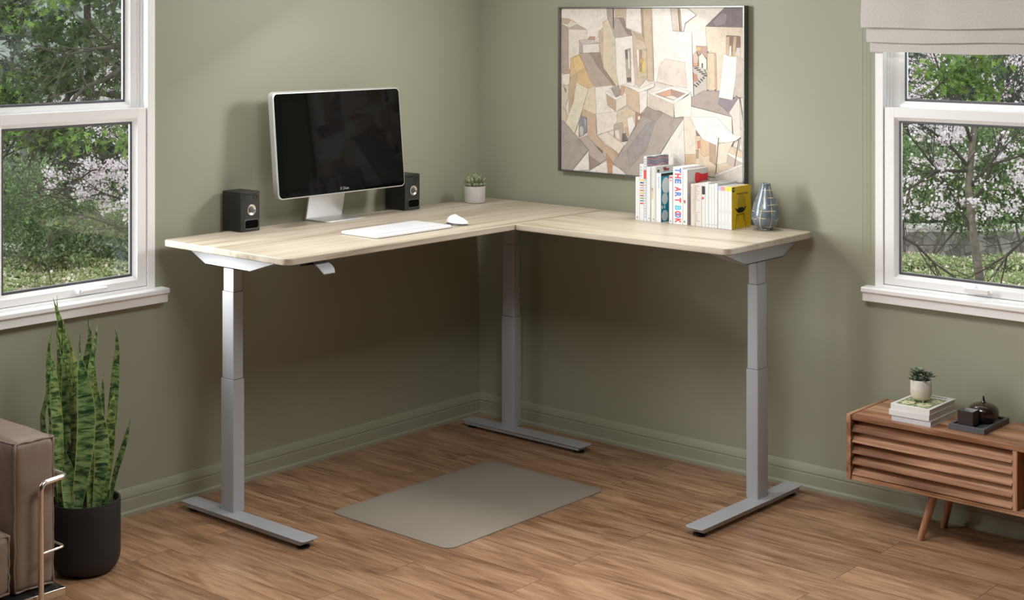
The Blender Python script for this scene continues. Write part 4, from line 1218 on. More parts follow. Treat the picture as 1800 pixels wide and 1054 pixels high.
leaf([(111,562),(117,626),(118,700),(120,780),(122,890)], 17, 0.02, 0.6)
leaf([(141,576),(140,615),(139,700),(140,890)], 7, 0.06, 0.2)
leaf([(137,612),(144,650),(150,700),(152,740),(148,800),(134,897)], 27, -0.075, 0.7, 0.2)
leaf([(130,658),(130,710),(132,766),(135,890)], 13, -0.01, 0.3)
leaf([(154,556),(158,590),(153,630),(149,690),(147,890)], 16, 0.04, 0.8)
leaf([(172.6,559),(167,603),(160,650),(155,740),(152,890)], 14, 0.03, -0.8)
leaf([(202,573),(206,606),(203,653),(198,720),(183,885)], 15, 0.02, 0.6)
leaf([(182,656),(180,690),(178,740),(172,885)], 10, 0.05, 0.4)
leaf([(164,690),(162,730),(160,800),(158,890)], 13, 0.0, 0.5)
leaf([(174,688),(173,730),(178,775),(178,820),(168,896)], 24, -0.06, 0.6, -0.2)
leaf([(201,685),(195,735),(191,785),(187,830),(180,892)], 17, -0.03, 0.7)
leaf([(230,732),(219,778),(203,831),(191,880)], 9, -0.02, 0.5)
leaf([(115,768),(124,800),(128,840),(126,893)], 19, -0.05, 0.4)
leaf([(117,797),(119,825),(121,860),(121,898)], 22, -0.085, -0.3)
leaf([(160,766),(161,800),(160,840),(157,896)], 13, -0.05, 0.4)
leaf([(86,750),(90,790),(96,830),(102,890)], 9, 0.0, 0.4)
leaf([(148,640),(144,690),(142,760),(146,890)], 16, 0.03, 0.5)
leaf([(167,640),(166,680),(168,760),(166,890)], 16, 0.045, 0.5)

# ------------------------------------------------------------------ leather armchair
def mat_leather():
    m = NT('taupe_leather'); v = m.coord()
    n1 = m.noise(v, 6, 4, 0.6, 0.4); n2 = m.noise(v, 380, 3)
    m.l(m.ramp(n1.outputs[0], [(0.3, srgb(118, 99, 88)), (0.7, srgb(142, 122, 110))]), m.b.inputs['Base Color'])
    m.b.inputs['Roughness'].default_value = 0.42; m.b.inputs['Specular IOR Level'].default_value = 0.45
    m.bump(m.mix(0.35, n1.outputs[0], n2.outputs[0]), 0.25, 0.004)
    return m.mat
M['leather'] = mat_leather()
arm = thing('leather_armchair', 'taupe leather armchair with chrome tube frame in the lower left corner', 'armchair', (-3.25, -0.40, 0))
def cushion(x0, x1, y0, y1, z0, z1, r=0.03, bulge=0.012, wr=0.004, n=14, seed=0, pipe=True):
    rr = random.Random(seed); ph = [rr.uniform(0, 6) for _ in range(6)]
    hx, hy, hz = (x1 - x0) / 2, (y1 - y0) / 2, (z1 - z0) / 2; c = Vector(((x0 + x1) / 2, (y0 + y1) / 2, (z0 + z1) / 2))
    mb = MB()
    for ax in range(3):
        for sg in (-1, 1):
            V = []
            for j in range(n + 1):
                for i in range(n + 1):
                    a, b = 2 * i / n - 1, 2 * j / n - 1
                    # bunch samples toward the edges
                    a = math.copysign(abs(a) ** 0.7, a); b = math.copysign(abs(b) ** 0.7, b)
                    q = [0, 0, 0]; q[ax] = sg; q[(ax + 1) % 3] = a; q[(ax + 2) % 3] = b
                    p = Vector((q[0] * hx, q[1] * hy, q[2] * hz))
                    inn = Vector((max(-hx + r, min(hx - r, p.x)), max(-hy + r, min(hy - r, p.y)), max(-hz + r, min(hz - r, p.z))))
                    d = p - inn
                    if d.length > 0: p = inn + d.normalized() * r
                    B = (1 - a * a) * (1 - b * b)
                    nrm = Vector((0, 0, 0)); nrm[ax] = sg
                    w = wr * (math.sin(p.x * 31 + p.z * 17 + ph[0]) * 0.5 + math.sin(p.y * 23 + p.z * 29 + ph[1]) * 0.4 + math.sin(p.z * 41 + p.x * 11 + ph[2]) * 0.4) * min(1, B * 3 + 0.15)
                    V.append(c + p + nrm * (bulge * B + w))
            F = []
            for j in range(n):
                for i in range(n):
                    q0 = j * (n + 1) + i; F.append((q0, q0 + 1, q0 + n + 2, q0 + n + 1))
            mb.add(V, F)
    if pipe:
        k = r * 0.28; X = (c.x - hx + k, c.x + hx - k); Yy = (c.y - hy + k, c.y + hy - k); Z = (c.z - hz + k, c.z + hz - k)
        def wob(a, b):
            return [a.lerp(b, t / 14) + Vector((math.sin(t * 1.9 + ph[3]), math.cos(t * 1.3 + ph[4]), math.sin(t * 1.1 + ph[5]))) * 0.0016 for t in range(15)]
        for y in Yy:
            cs = [Vector((X[0], y, Z[0])), Vector((X[1], y, Z[0])), Vector((X[1], y, Z[1])), Vector((X[0], y, Z[1]))]
            for q in range(4): mb.tube(wob(cs[q], cs[(q + 1) % 4]), 0.0042, 6)
        for x in X:
            for z in Z: mb.tube(wob(Vector((x, Yy[0], z)), Vector((x, Yy[1], z))), 0.0036, 6)
    return mb
def weld(o):
    bm = bmesh.new(); bm.from_mesh(o.data); bmesh.ops.remove_doubles(bm, verts=bm.verts, dist=0.0004); bmesh.ops.recalc_face_normals(bm, faces=bm.faces)
    bm.to_mesh(o.data); bm.free()
    for p in o.data.polygons: p.use_smooth = True
    return o
weld(obj('arm_cushion', cushion(-3.016, -2.860, -0.672, -0.10, 0.096, 0.600, 0.024, 0.006, 0.003, seed=1), M['leather'], arm, smooth=False))
weld(obj('seat_cushion', cushion(-3.56, -3.030, -0.690, -0.24, 0.105, 0.315, 0.035, 0.012, 0.003, seed=2), M['leather'], arm, smooth=False))
weld(obj('back_cushion', cushion(-3.56, -3.030, -0.235, -0.10, 0.32, 0.66, 0.035, 0.012, 0.003, seed=4), M['leather'], arm, smooth=False))
weld(obj('arm_cushion', cushion(-3.73, -3.574, -0.672, -0.10, 0.096, 0.600, 0.024, 0.006, 0.003, seed=5), M['leather'], arm, smooth=False))
def bendpath(pts, r=0.03, n=6):
    P = [Vector(p) for p in pts]; out = [P[0]]
    for i in range(1, len(P) - 1):
        a, b, c_ = P[i - 1], P[i], P[i + 1]
        d1 = (a - b).normalized(); d2 = (c_ - b).normalized(); p0 = b + d1 * r; p1 = b + d2 * r
        for k in range(n + 1):
            u = k / n; out.append(p0 * (1 - u) ** 2 + b * 2 * u * (1 - u) + p1 * u * u)
    out.append(P[-1]); return out
zt = 0.462
for (xa, xb) in ((-2.946, -2.838), (-3.644, -3.752)):
    mb = MB(); mb.tube(bendpath([(xa, -0.722, 0.0), (xa, -0.722, zt), (xb, -0.700, zt), (xb, -0.085, zt), (xb, -0.085, 0.0)], 0.024, 7), 0.0098, 14)
    obj('tube_frame', mb, M['chrome'], arm, angle=60)
    mb = MB(); mb.tube(bendpath([(xa, -0.716, 0.226), (xb - 0.006 * (1 if xb > xa else -1), -0.700, 0.226), (xb - 0.006 * (1 if xb > xa else -1), -0.085, 0.226)], 0.016, 6), 0.0045, 10)
    obj('side_rod', mb, M['chrome'], arm, angle=60)
mb = MB(); mb.box(-3.74, -2.842, -0.704, -0.692, 0.064, 0.088); mb.box(-3.74, -2.842, -0.692, -0.66, 0.064, 0.068); mb.box(-3.74, -2.842, -0.09, -0.078, 0.064, 0.088)
mb.box(-2.866, -2.842, -0.70, -0.08, 0.064, 0.088); mb.box(-3.74, -3.716, -0.70, -0.08, 0.064, 0.088)
obj('base_rail', mb, M['chrome'], arm, bevel=0.001)
mb = MB(); mb.box(-3.735, -2.868, -0.69, -0.10, 0.070, 0.094); obj('seat_platform', mb, M['blackm'], arm)

# ------------------------------------------------------------------ sideboard
M['wy'] = wood('warm_oak_y', [(132, 88, 62), (182, 134, 102), (212, 168, 136)], 'y', 1.3, 0.42, contrast=(0.36, 0.62))
M['wx'] = wood('warm_oak_x', [(132, 88, 62), (182, 134, 102), (212, 168, 136)], 'x', 1.3, 0.42, contrast=(0.36, 0.62))
M['wz'] = wood('warm_oak_z', [(134, 90, 66), (184, 136, 104), (212, 168, 136)], 'z', 1.3, 0.42)
sb = thing('sideboard', 'low oak sideboard with louvred slatted front on round splayed legs', 'sideboard', (-0.19, -2.95, 0))
SX0, SX1, SY0, SY1, SZ0, SZ1 = -0.342, -0.026, -2.268, -3.640, 0.195, 0.450
obj('top_panel', MB().box(SX0 + 0.002, SX1, SY0 - 0.0185, SY1 + 0.0185, SZ1 - 0.0205, SZ1 - 0.001), M['wy'], sb, bevel=0.0008)
obj('side_panel', MB().box(SX0 - 0.004, SX1, SY0, SY0 - 0.018, SZ0, SZ1 + 0.001), M['wx'], sb, bevel=0.0008)
obj('side_panel', MB().box(SX0 - 0.004, SX1, SY1, SY1 + 0.018, SZ0, SZ1 + 0.001), M['wx'], sb, bevel=0.0008)
obj('bottom_panel', MB().box(SX0 + 0.002, SX1, SY0 - 0.0185, SY1 + 0.0185, SZ0, SZ0 + 0.016), M['wy'], sb, bevel=0.0008)
obj('back_panel', MB().box(SX1 - 0.008, SX1 - 0.001, SY0 - 0.019, SY1 + 0.019, SZ0 + 0.017, SZ1 - 0.021), M['wy'], sb, smooth=False)
D1 = -2.938
for yy in (D1, D1 - 0.0185 - 0.30):
    obj('divider', MB().box(SX0 + 0.003, SX1 - 0.009, yy, yy - 0.018, SZ0 + 0.0165, SZ1 - 0.021), M['wz'], sb, bevel=0.0006)
def louvre_door(ya, yb):
    n = 5; zlo, zhi = SZ0 + 0.020, SZ1 - 0.024; pitch = (zhi - zlo) / n
    bk = obj('door', MB().box(SX0 + 0.041, SX0 + 0.047, ya - 0.001, yb + 0.001, SZ0 + 0.0165, SZ1 - 0.0215), M['wy'], sb, smooth=False)
    OFF[bk.name] = OFF[sb.name]
    for i in range(n):
        z = zlo + i * pitch
        prof = [(SX0 + 0.001, z), (SX0 + 0.004, z - 0.0005), (SX0 + 0.040, z + pitch * 0.55), (SX0 + 0.040, z + pitch * 0.86), (SX0 + 0.034, z + pitch * 0.86), (SX0 + 0.001, z + 0.0055)]
        obj('slat', MB().prism(prof, 'y', ya - 0.002, yb + 0.002), M['wy'], bk, bevel=0.0005)
louvre_door(SY0 - 0.020, D1)
louvre_door(D1 - 0.0185 - 0.318, SY1 + 0.020)
for (tx, ty, bx_, by_) in ((-0.262, -2.600, -0.283, -2.548), (-0.105, -2.600, -0.086, -2.552), (-0.262, -3.310, -0.283, -3.362), (-0.105, -3.310, -0.086, -3.358)):
    a = Vector((bx_, by_, 0.0)); b = Vector((tx, ty, 0.193)); mb = MB(); V = []; F = []
    for k, (p, r_) in enumerate(((a, 0.0125), (b, 0.0185))):
        for i in range(24):
            q = 2 * PI * i / 24; V.append((p.x + r_ * math.cos(q), p.y + r_ * math.sin(q), p.z))
    F = [tuple(range(24))[::-1], tuple(range(24, 48))] + [(i, (i + 1) % 24, 24 + (i + 1) % 24, 24 + i) for i in range(24)]
    mb.add(V, F); obj('leg', mb, M['wz'], sb, bevel=0.001)
for yc in (-2.60, -3.31):
    obj('leg_rail', MB().box(-0.30, -0.07, yc - 0.03, yc + 0.03, 0.183, 0.1945), M['wx'], sb, bevel=0.001)

# things on the sideboard
SG = 'white hardback books stacked on the sideboard'
def flatbook(label, x0, x1, y0, y1, z, th, col, rot=0.0, top=None):
    cx, cy = (x0 + x1) / 2, (y0 + y1) / 2; hx, hy = (x1 - x0) / 2, (y1 - y0) / 2
    t = thing('hardback_book', label, 'book', (cx, cy, z), SG, local=True, rotz=rot)
    k = 0.0022
    c = MB(); c.box(-hx, hx, -hy, hy, 0, k); c.box(-hx, hx, -hy, hy, th - k, th); c.box(-hx, -hx + k, -hy, hy, k, th - k)
    cv_ = obj('cover', c, cov(col), t, bevel=0.0006); OFF[cv_.name] = Vector((0, 0, 0))
    obj('pages', MB().box(-hx + k, hx - 0.004, -hy + 0.004, hy - 0.004, k, th - k), M['paper'], t, smooth=False)
    return t, cv_
zs = SZ1 - 0.001
flatbook('grey-white hardback at the bottom of the stack on the sideboard', -0.312, -0.084, -2.606, -2.444, zs, 0.0215, (214, 216, 222), 0.0)
flatbook('white hardback in the middle of the stack, jutting out to the left', -0.316, -0.088, -2.600, -2.434, zs + 0.0218, 0.0215, (236, 236, 236), 0.01)
tb, cvt = flatbook('white hardback on top of the stack with a green floral cover', -0.312, -0.084, -2.602, -2.440, zs + 0.0436, 0.0220, (240, 240, 238), 0.0)
mf = NT('green_floral_print')
v_ = mf.coord((1, 1, 1)); vo = mf.n('ShaderNodeTexVoronoi'); vo.inputs['Scale'].default_value = 95; mf.l(v_, vo.inputs[0])
n2_ = mf.noise(v_, 70, 5, 0.6, 1.5)
mf.l(mf.ramp(mf.mix(0.6, vo.outputs['Distance'], n2_.outputs[0]), [(0.30, srgb(40, 66, 56)), (0.42, srgb(78, 112, 84)), (0.52, srgb(150, 170, 120)), (0.62, srgb(200, 206, 170))]), mf.b.inputs['Base Color']); mf.b.inputs['Roughness'].default_value = 0.4
cp = obj('cover_picture', MB().box(-0.102, 0.064, -0.068, 0.068, 0.0218, 0.0223), mf.mat, cvt, smooth=False)
fl = MB()
for fx, fy, r_ in ((-0.060, 0.034, 0.026), (-0.055, -0.030, 0.028), (0.020, -0.045, 0.022), (0.035, 0.030, 0.02)):
    for k in range(7):
        a = 2 * PI * k / 7; P = [(fx + r_ * 0.62 * math.cos(a) + r_ * 0.42 * math.cos(q), fy + r_ * 0.62 * math.sin(a) + r_ * 0.42 * math.sin(q)) for q in [2 * PI * i / 10 for i in range(10)]]
        fl.prism(P, 'z', 0.0222, 0.02245 + k * 0.00001)
obj('flower_print', fl, plain('pale_yellow_petals', (228, 222, 182), 0.5, var=0.12, nscale=120), cvt, smooth=False)
vs, fs = text_mb('MORRIS', 0.020, 0.0001)
mb = MB(); mb.add([(0.086 + v[1], 0.0 - v[0] - 0.020, 0.0223 + v[2]) for v in vs], fs); obj('cover_title', mb, plain('ink_dark_green', (64, 72, 70), 0.5, var=0), cvt, smooth=False)

ztop = zs + 0.0656 + 0.0008
c = (-0.208, -2.516, ztop)
t = thing('small_succulent', 'silvery green rosette succulent in a round cream pot on the book stack', 'plant', c)
pr_ = [(0.004, 0.006), (0.018, 0.006), (0.030, 0.0095), (0.0375, 0.018), (0.0405, 0.030), (0.0408, 0.044), (0.0405, 0.084), (0.0395, 0.0855), (0.0380, 0.085), (0.0375, 0.075)]
mp_ = NT('cream_glazed_pot'); sp_ = mp_.n('ShaderNodeSeparateXYZ'); tc_ = mp_.n('ShaderNodeTexCoord'); mp_.l(tc_.outputs['Object'], sp_.inputs[0])
mr_ = mp_.n('ShaderNodeMapRange'); mr_.inputs[1].default_value = 0.0; mr_.inputs[2].default_value = 0.085; mp_.l(sp_.outputs[2], mr_.inputs[0])
mp_.l(mp_.ramp(mr_.outputs[0], [(0.0, srgb(214, 198, 172)), (0.5, srgb(222, 212, 196)), (0.62, srgb(236, 232, 226)), (1.0, srgb(238, 234, 230))]), mp_.b.inputs['Base Color']); mp_.b.inputs['Roughness'].default_value = 0.35
obj('pot', MB().lathe(smoothprof(pr_, 1, 6), c, 40), mp_.mat, t, angle=50)
ft = MB()
for k in range(3):
    a = vcam + 0.25 + 2 * PI * k / 3; ft.sphere((c[0] + 0.023 * math.cos(a), c[1] + 0.023 * math.sin(a), c[2] + 0.0052), 0.0052, 10, 6)
obj('pot_feet', ft, mp_.mat, t)
obj('soil', MB().lathe([(0.037, 0.072), (0.0376, 0.079)], c, 24), M['soil'], t)
ls = MB(); r = random.Random(6)
for (cx, cy, hz, R, n0) in ((-0.008, 0.010, 0.108, 0.034, 14), (0.012, -0.022, 0.096, 0.032, 13), (-0.020, -0.014, 0.088, 0.026, 11), (0.010, 0.026, 0.088, 0.026, 11), (-0.028, 0.012, 0.086, 0.024, 10)):
    for i in range(n0 * 2):
        a = 2.4 * i; k = i / (n0 * 2); e = 0.15 + 1.25 * (1 - k); l = R * (0.7 + 0.65 * k)
        d = Vector((math.cos(a) * math.cos(e), math.sin(a) * math.cos(e), math.sin(e)))
        b = Vector((c[0] + cx, c[1] + cy, c[2] + hz - 0.004))
        s = d.cross(Vector((0, 0, 1))).normalized(); u = s.cross(d); w = l * 0.24
        tip = b + d * l; mid = b + d * (l * 0.6)
        ls.add([b, mid + s * w + u * 0.001, tip, mid - s * w + u * 0.001, mid - u * 0.003], [(0, 1, 4), (1, 2, 4), (2, 3, 4), (3, 0, 4), (0, 3, 2, 1)])
obj('leaves', ls, M['succ2'], t, smooth=False)['kind'] = 'stuff'
# tray
tr = MB(); x0, x1, y0, y1 = -0.283, -0.056, -2.806, -2.664; zb = SZ1 - 0.001
tr.box(x0, x1, y0, y1, zb, zb + 0.013)
for (a, b, c_, d) in ((x0, x0 + 0.012, y0, y1), (x1 - 0.012, x1, y0, y1), (x0 + 0.012, x1 - 0.012, y0, y0 + 0.012), (x0 + 0.012, x1 - 0.012, y1 - 0.012, y1)): tr.box(a, b, c_, d, zb + 0.013, zb + 0.0215)
tag(obj('slate_tray', tr, M['slate'], bevel=0.001, smooth=False), 'dark grey rectangular stone tray on the sideboard', 'tray')
# square cup
zc_ = zb + 0.0132
cx0, cx1, cy0, cy1 = -0.268, -0.210, -2.754, -2.694
cp = thing('square_cup', 'small dark brown square cup standing on the grey tray', 'cup', (-0.239, -2.724, zc_))
mb = MB(); w = 0.0025
for (a, b, c_, d) in ((cx0, cx0 + w, cy0, cy1), (cx1 - w, cx1, cy0, cy1), (cx0 + w, cx1 - w, cy0, cy0 + w), (cx0 + w, cx1 - w, cy1 - w, cy1)): mb.box(a, b, c_, d, zc_ + 0.004, zc_ + 0.060)
mb.box(cx0, cx1, cy0, cy1, zc_ + 0.004, zc_ + 0.008); mb.box(cx0 + 0.006, cx1 - 0.006, cy0 + 0.006, cy1 - 0.006, zc_, zc_ + 0.004)
obj('cup_body', mb, M['darkbox'], cp, smooth=False)
mb = MB(); q = w + 0.0006
mb.box(cx0 + w, cx0 + q, cy0 + w, cy1 - w, zc_ + 0.008, zc_ + 0.0598); mb.box(cx1 - q, cx1 - w, cy0 + w, cy1 - w, zc_ + 0.008, zc_ + 0.0598)
mb.box(cx0 + w, cx1 - w, cy0 + w, cy0 + q, zc_ + 0.008, zc_ + 0.0598); mb.box(cx0 + w, cx1 - w, cy1 - q, cy1 - w, zc_ + 0.008, zc_ + 0.0598); mb.box(cx0 + w, cx1 - w, cy0 + w, cy1 - w, zc_ + 0.008, zc_ + 0.0095)
obj('cup_lining', mb, M['cupin'], cp, smooth=False)
gc = (-0.147, -2.742, zc_)
g = thing('bronze_gourd', 'dark bronze gourd-shaped ornament with a short stem on the tray', 'ornament', gc)
gp = [(0.002, 0.0), (0.028, 0.0), (0.044, 0.008), (0.054, 0.022), (0.0575, 0.036), (0.055, 0.050), (0.046, 0.062), (0.030, 0.070), (0.014, 0.0735), (0.002, 0.074)]
mb = MB(); pr2 = smoothprof(gp, 1, 8, 4); N = 56; V = []; F = []
for r_, z in pr2:
    for i in range(N):
        a = 2 * PI * i / N; rr_ = r_ * (1 - 0.018 * abs(math.cos(a * 4))); V.append((gc[0] + rr_ * math.cos(a), gc[1] + rr_ * math.sin(a), gc[2] + z))
for j in range(len(pr2) - 1):
    for i in range(N): F.append((j * N + i, j * N + (i + 1) % N, (j + 1) * N + (i + 1) % N, (j + 1) * N + i))
F += [tuple(range(N))[::-1], tuple((len(pr2) - 1) * N + i for i in range(N))]
mb.add(V, F); obj('gourd_body', mb, M['bronze'], g, angle=60)
obj('stem', MB().lathe([(0.013, 0.072), (0.0085, 0.0765), (0.0055, 0.086), (0.0042, 0.096), (0.0035, 0.098), (0.0005, 0.0985)], gc, 20), M['bronze'], g, angle=60)
# ------------------------------------------------------------------ garden outside
struct(obj('ground', MB().box(-20, 60, 0.35, 70, -0.95, -0.85), plain('garden_soil', (84, 82, 60), 0.95, var=0.3, nscale=3), smooth=False))
struct(obj('ground', MB().box(0.35, 70, -40, 0.35, -0.95, -0.85), plain('garden_soil_side', (84, 82, 60), 0.95, var=0.3, nscale=3), smooth=False))
def leafmesh(name, C, size, mat, parent=None, shape='quad', jitter=0.35, stuff=True, droop=0.0):
    """C: (n,3) centres; every leaf its own little blade with random facing"""
    n = len(C); C = np.asarray(C, float)
    if shape == 'quad':
        T = np.array([(0, -1, 0), (0.5, 0, 0.18), (0, 1, 0), (-0.5, 0, 0.18)], float) * 0.5; FC = [(0, 1, 2, 3)]
    elif shape == 'maple':
        k = []
        for i in range(5):
            a = math.radians(90 + (i - 2) * 52); k.append((math.cos(a), math.sin(a), -0.12))
            if i < 4:
                b = math.radians(90 + (i - 1.5) * 52); k.append((0.34 * math.cos(b), 0.34 * math.sin(b), 0.04))
        k = k[::-1]; k.append((0.12, -0.35, 0)); k.append((-0.12, -0.35, 0)) if False else None
        k = [p for p in k if p is not None] + [(0, -0.30, 0.0)]
        T = np.array(k, float) * 0.55; FC = [tuple(range(len(k)))]
    elif shape == 'blossom':
        k = [(0.5 * math.cos(2 * PI * i / 10) * (1 if i % 2 == 0 else 0.55), 0.5 * math.sin(2 * PI * i / 10) * (1 if i % 2 == 0 else 0.55), 0.10 if i % 2 == 0 else 0) for i in range(10)]
        T = np.array(k, float); FC = [tuple(range(10))]
    q = rng.normal(size=(n, 4)); q /= np.linalg.norm(q, axis=1)[:, None]
    w, x, y, z = q.T
    R = np.stack([1 - 2 * (y * y + z * z), 2 * (x * y - z * w), 2 * (x * z + y * w), 2 * (x * y + z * w), 1 - 2 * (x * x + z * z), 2 * (y * z - x * w), 2 * (x * z - y * w), 2 * (y * z + x * w), 1 - 2 * (x * x + y * y)], 1).reshape(n, 3, 3)
    s = size * (1 + jitter * rng.uniform(-1, 1, n))
    V = np.einsum('nij,kj->nki', R, T) * s[:, None, None] + C[:, None, :]
    K = len(T); V = V.reshape(-1, 3)
    off = OFF.get(parent.name, Vector((0, 0, 0))) if parent is not None else Vector((0, 0, 0))
    V = V - np.array([off.x, off.y, off.z])
    me = bpy.data.meshes.new(name)
    me.vertices.add(len(V)); me.vertices.foreach_set('co', V.astype(np.float32).ravel())
    idx = (np.arange(n)[:, None] * K + np.array(FC[0])[None, :]).ravel()
    me.loops.add(len(idx)); me.loops.foreach_set('vertex_index', idx.astype(np.int32))
    me.polygons.add(n); me.polygons.foreach_set('loop_start', (np.arange(n) * K).astype(np.int32)); me.polygons.foreach_set('loop_total', np.full(n, K, np.int32))
    me.materials.append(mat); me.update(calc_edges=True); me.validate()
    o = bpy.data.objects.new(name, me); COL.objects.link(o)
    if parent is not None: o.parent = parent
    if stuff: o['kind'] = 'stuff'
    return o
def pxpts(n, x0, x1, y0, y1, d0, d1):
    px = rng.uniform(x0, x1, n); py = rng.uniform(y0, y1, n); D = rng.uniform(d0, d1, n)
    return np.array([at(a, b, c) for a, b, c in zip(px, py, D)])
def clumps(cent, per, sig):
    cent = np.asarray(cent); k = np.repeat(cent, per, axis=0)
    return k + rng.normal(size=k.shape) * np.asarray(sig)
def hit_ground(px, D): 
    p = at(px, 34, D); return Vector((p.x, p.y, -0.87))
G = {}
G['maple_d'] = mat_leaf('maple_leaf_dark', [(46, 60, 40), (62, 78, 50), (80, 98, 58), (98, 120, 66)], 0.35)  # darker green leaf tones
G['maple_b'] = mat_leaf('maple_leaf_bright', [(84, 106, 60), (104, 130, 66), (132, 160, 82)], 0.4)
G['bush'] = mat_leaf('bush_leaf', [(88, 108, 74), (118, 142, 94), (150, 172, 120), (104, 126, 86)], 0.3)
G['bush2'] = mat_leaf('bush_leaf_dark', [(52, 62, 52), (70, 82, 66), (88, 102, 82)], 0.3)
G['hedge'] = mat_leaf('hedge_leaf', [(124, 142, 92), (164, 180, 120), (196, 208, 152), (140, 158, 106), (226, 222, 190)], 0.3)
G['blossom'] = mat_leaf('cherry_blossom_petals', [(226, 214, 220), (244, 236, 240), (222, 202, 212), (250, 246, 248)], 0.3)
G['blossom_p'] = mat_leaf('pink_flower_petals', [(220, 184, 184), (236, 216, 208), (244, 236, 222)], 0.3)
G['far'] = mat_leaf('hazy_distant_leaf', [(108, 118, 108), (126, 136, 124), (144, 154, 140), (96, 106, 96)], 0.3)  # pale grey tones carry the haze in the leaf colour
G['bark'] = plain('dark_bark', (66, 60, 54), 0.9, var=0.3, nscale=20, bump=0.5)
G['bark2'] = plain('grey_bark', (112, 104, 94), 0.9, var=0.35, nscale=16, bump=0.5)

# hillside far behind
hs = MB(); NA, NR = 90, 26; V = []
for j in range(NR + 1):
    for i in range(NA + 1):
        a = math.radians(-20 + 120 * i / NA); R_ = 34 + j * 1.3
        h = -0.9 + j * 0.62 + 0.8 * math.sin(i * 0.9 + j * 0.5) * min(1, j / 4) + 0.5 * math.sin(i * 2.3 - j * 0.8) * min(1, j / 4)
        V.append((CAM.x + R_ * math.cos(a), CAM.y + R_ * math.sin(a), h))
hs.add(V, [(j * (NA + 1) + i, j * (NA + 1) + i + 1, (j + 1) * (NA + 1) + i + 1, (j + 1) * (NA + 1) + i) for j in range(NR) for i in range(NA)])
mh = NT('hazy_wooded_hillside'); nh = mh.noise(mh.coord(), 1.1, 8, 0.7)
mh.l(mh.ramp(nh.outputs[0], [(0.35, srgb(96, 104, 96)), (0.5, srgb(126, 134, 124)), (0.65, srgb(152, 158, 150))]), mh.b.inputs['Base Color']); mh.b.inputs['Roughness'].default_value = 1  # distance haze mixed into these grey-green tones
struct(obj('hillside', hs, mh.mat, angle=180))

def tree(name, label, cat, base, trunkpts, r0, r1, bark, group=None):
    t = thing(name, label, cat, base, group)
    mb = MB(); n = len(trunkpts)
    mb.tube(trunkpts, [r0 + (r1 - r0) * i / (n - 1) for i in range(n)], 9)
    obj('trunk', mb, bark, t, angle=80)
    return t
def twigs(mb, p, d, L, r, depth, rr, spread=0.6):
    if depth == 0 or r < 0.0012: return
    n = 5; pts = [Vector(p)]; dd = Vector(d).normalized()
    for i in range(n):
        dd = (dd + Vector((rr.uniform(-1, 1), rr.uniform(-1, 1), rr.uniform(-0.7, 0.9))) * 0.16).normalized()
        pts.append(pts[-1] + dd * (L / n))
    mb.tube(pts, [r * (1 - 0.5 * i / n) for i in range(n + 1)], 5)
    for k in range(3):
        i = rr.randint(2, n); nd = (dd + Vector((rr.uniform(-1, 1), rr.uniform(-1, 1), rr.uniform(-0.8, 0.9))) * spread).normalized()
        twigs(mb, pts[i], nd, L * rr.uniform(0.5, 0.75), r * 0.5, depth - 1, rr, spread)

# --- left window: maple whose branches hang across the upper panes
b = hit_ground(330, 11.5)
t = tree('maple_tree', 'dark green maple with star-shaped leaves across the top of the left window', 'tree', b, [b, at(325, 300, 11.5), at(315, 60, 11.5), at(300, -160, 11.4)], 0.10, 0.06, G['bark'])
mb = MB(); rr = random.Random(3)
for pl_ in ([(315, 60, 11.5), (250, 100, 11.4), (216, 118, 11.3), (185, 140, 11.3), (150, 152, 11.2), (120, 185, 11.2), (80, 215, 11.1)],
            [(312, 20, 11.5), (240, 70, 11.4), (205, 82, 11.3), (165, 86, 11.2), (120, 96, 11.1)],
            [(315, 100, 11.5), (235, 170, 11.6), (130, 160, 11.7), (70, 225, 11.5), (30, 240, 11.5), (8, 275, 11.4)],
            [(300, -100, 11.4), (180, -60, 11.4), (80, -30, 11.3), (10, 10, 11.3), (-60, 30, 11.2)]):
    P = [at(*q) for q in pl_]; mb.tube(P, [0.028 - 0.02 * i / (len(P) - 1) for i in range(len(P))], 7)
    for i in range(1, len(P)):
        for k in range(3): twigs(mb, P[i], (P[i] - P[i - 1]) + Vector((rr.uniform(-.3, .3), rr.uniform(-.3, .3), rr.uniform(-.3, .2))), 0.35, 0.006, 3, rr)
obj('branches', mb, G['bark'], t, angle=80)
cl = list(pxpts(26, -160, 120, -90, 40, 11.0, 12.0)) + list(pxpts(34, 50, 250, 40, 170, 11.2, 12.2)) + list(pxpts(16, -100, 160, 200, 262, 11.3, 12.0)) + list(pxpts(10, 100, 250, -60, 40, 11.2, 12.2)) + list(pxpts(8, -60, 60, 150, 200, 11.3, 12.2))
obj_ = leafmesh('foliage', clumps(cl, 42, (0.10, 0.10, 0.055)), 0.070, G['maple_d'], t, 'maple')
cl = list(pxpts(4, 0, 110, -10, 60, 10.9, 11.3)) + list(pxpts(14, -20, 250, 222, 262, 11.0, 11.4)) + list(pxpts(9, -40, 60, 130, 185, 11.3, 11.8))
leafmesh('foliage', clumps(cl, 24, (0.09, 0.09, 0.05)), 0.062, G['maple_b'], t, 'maple')

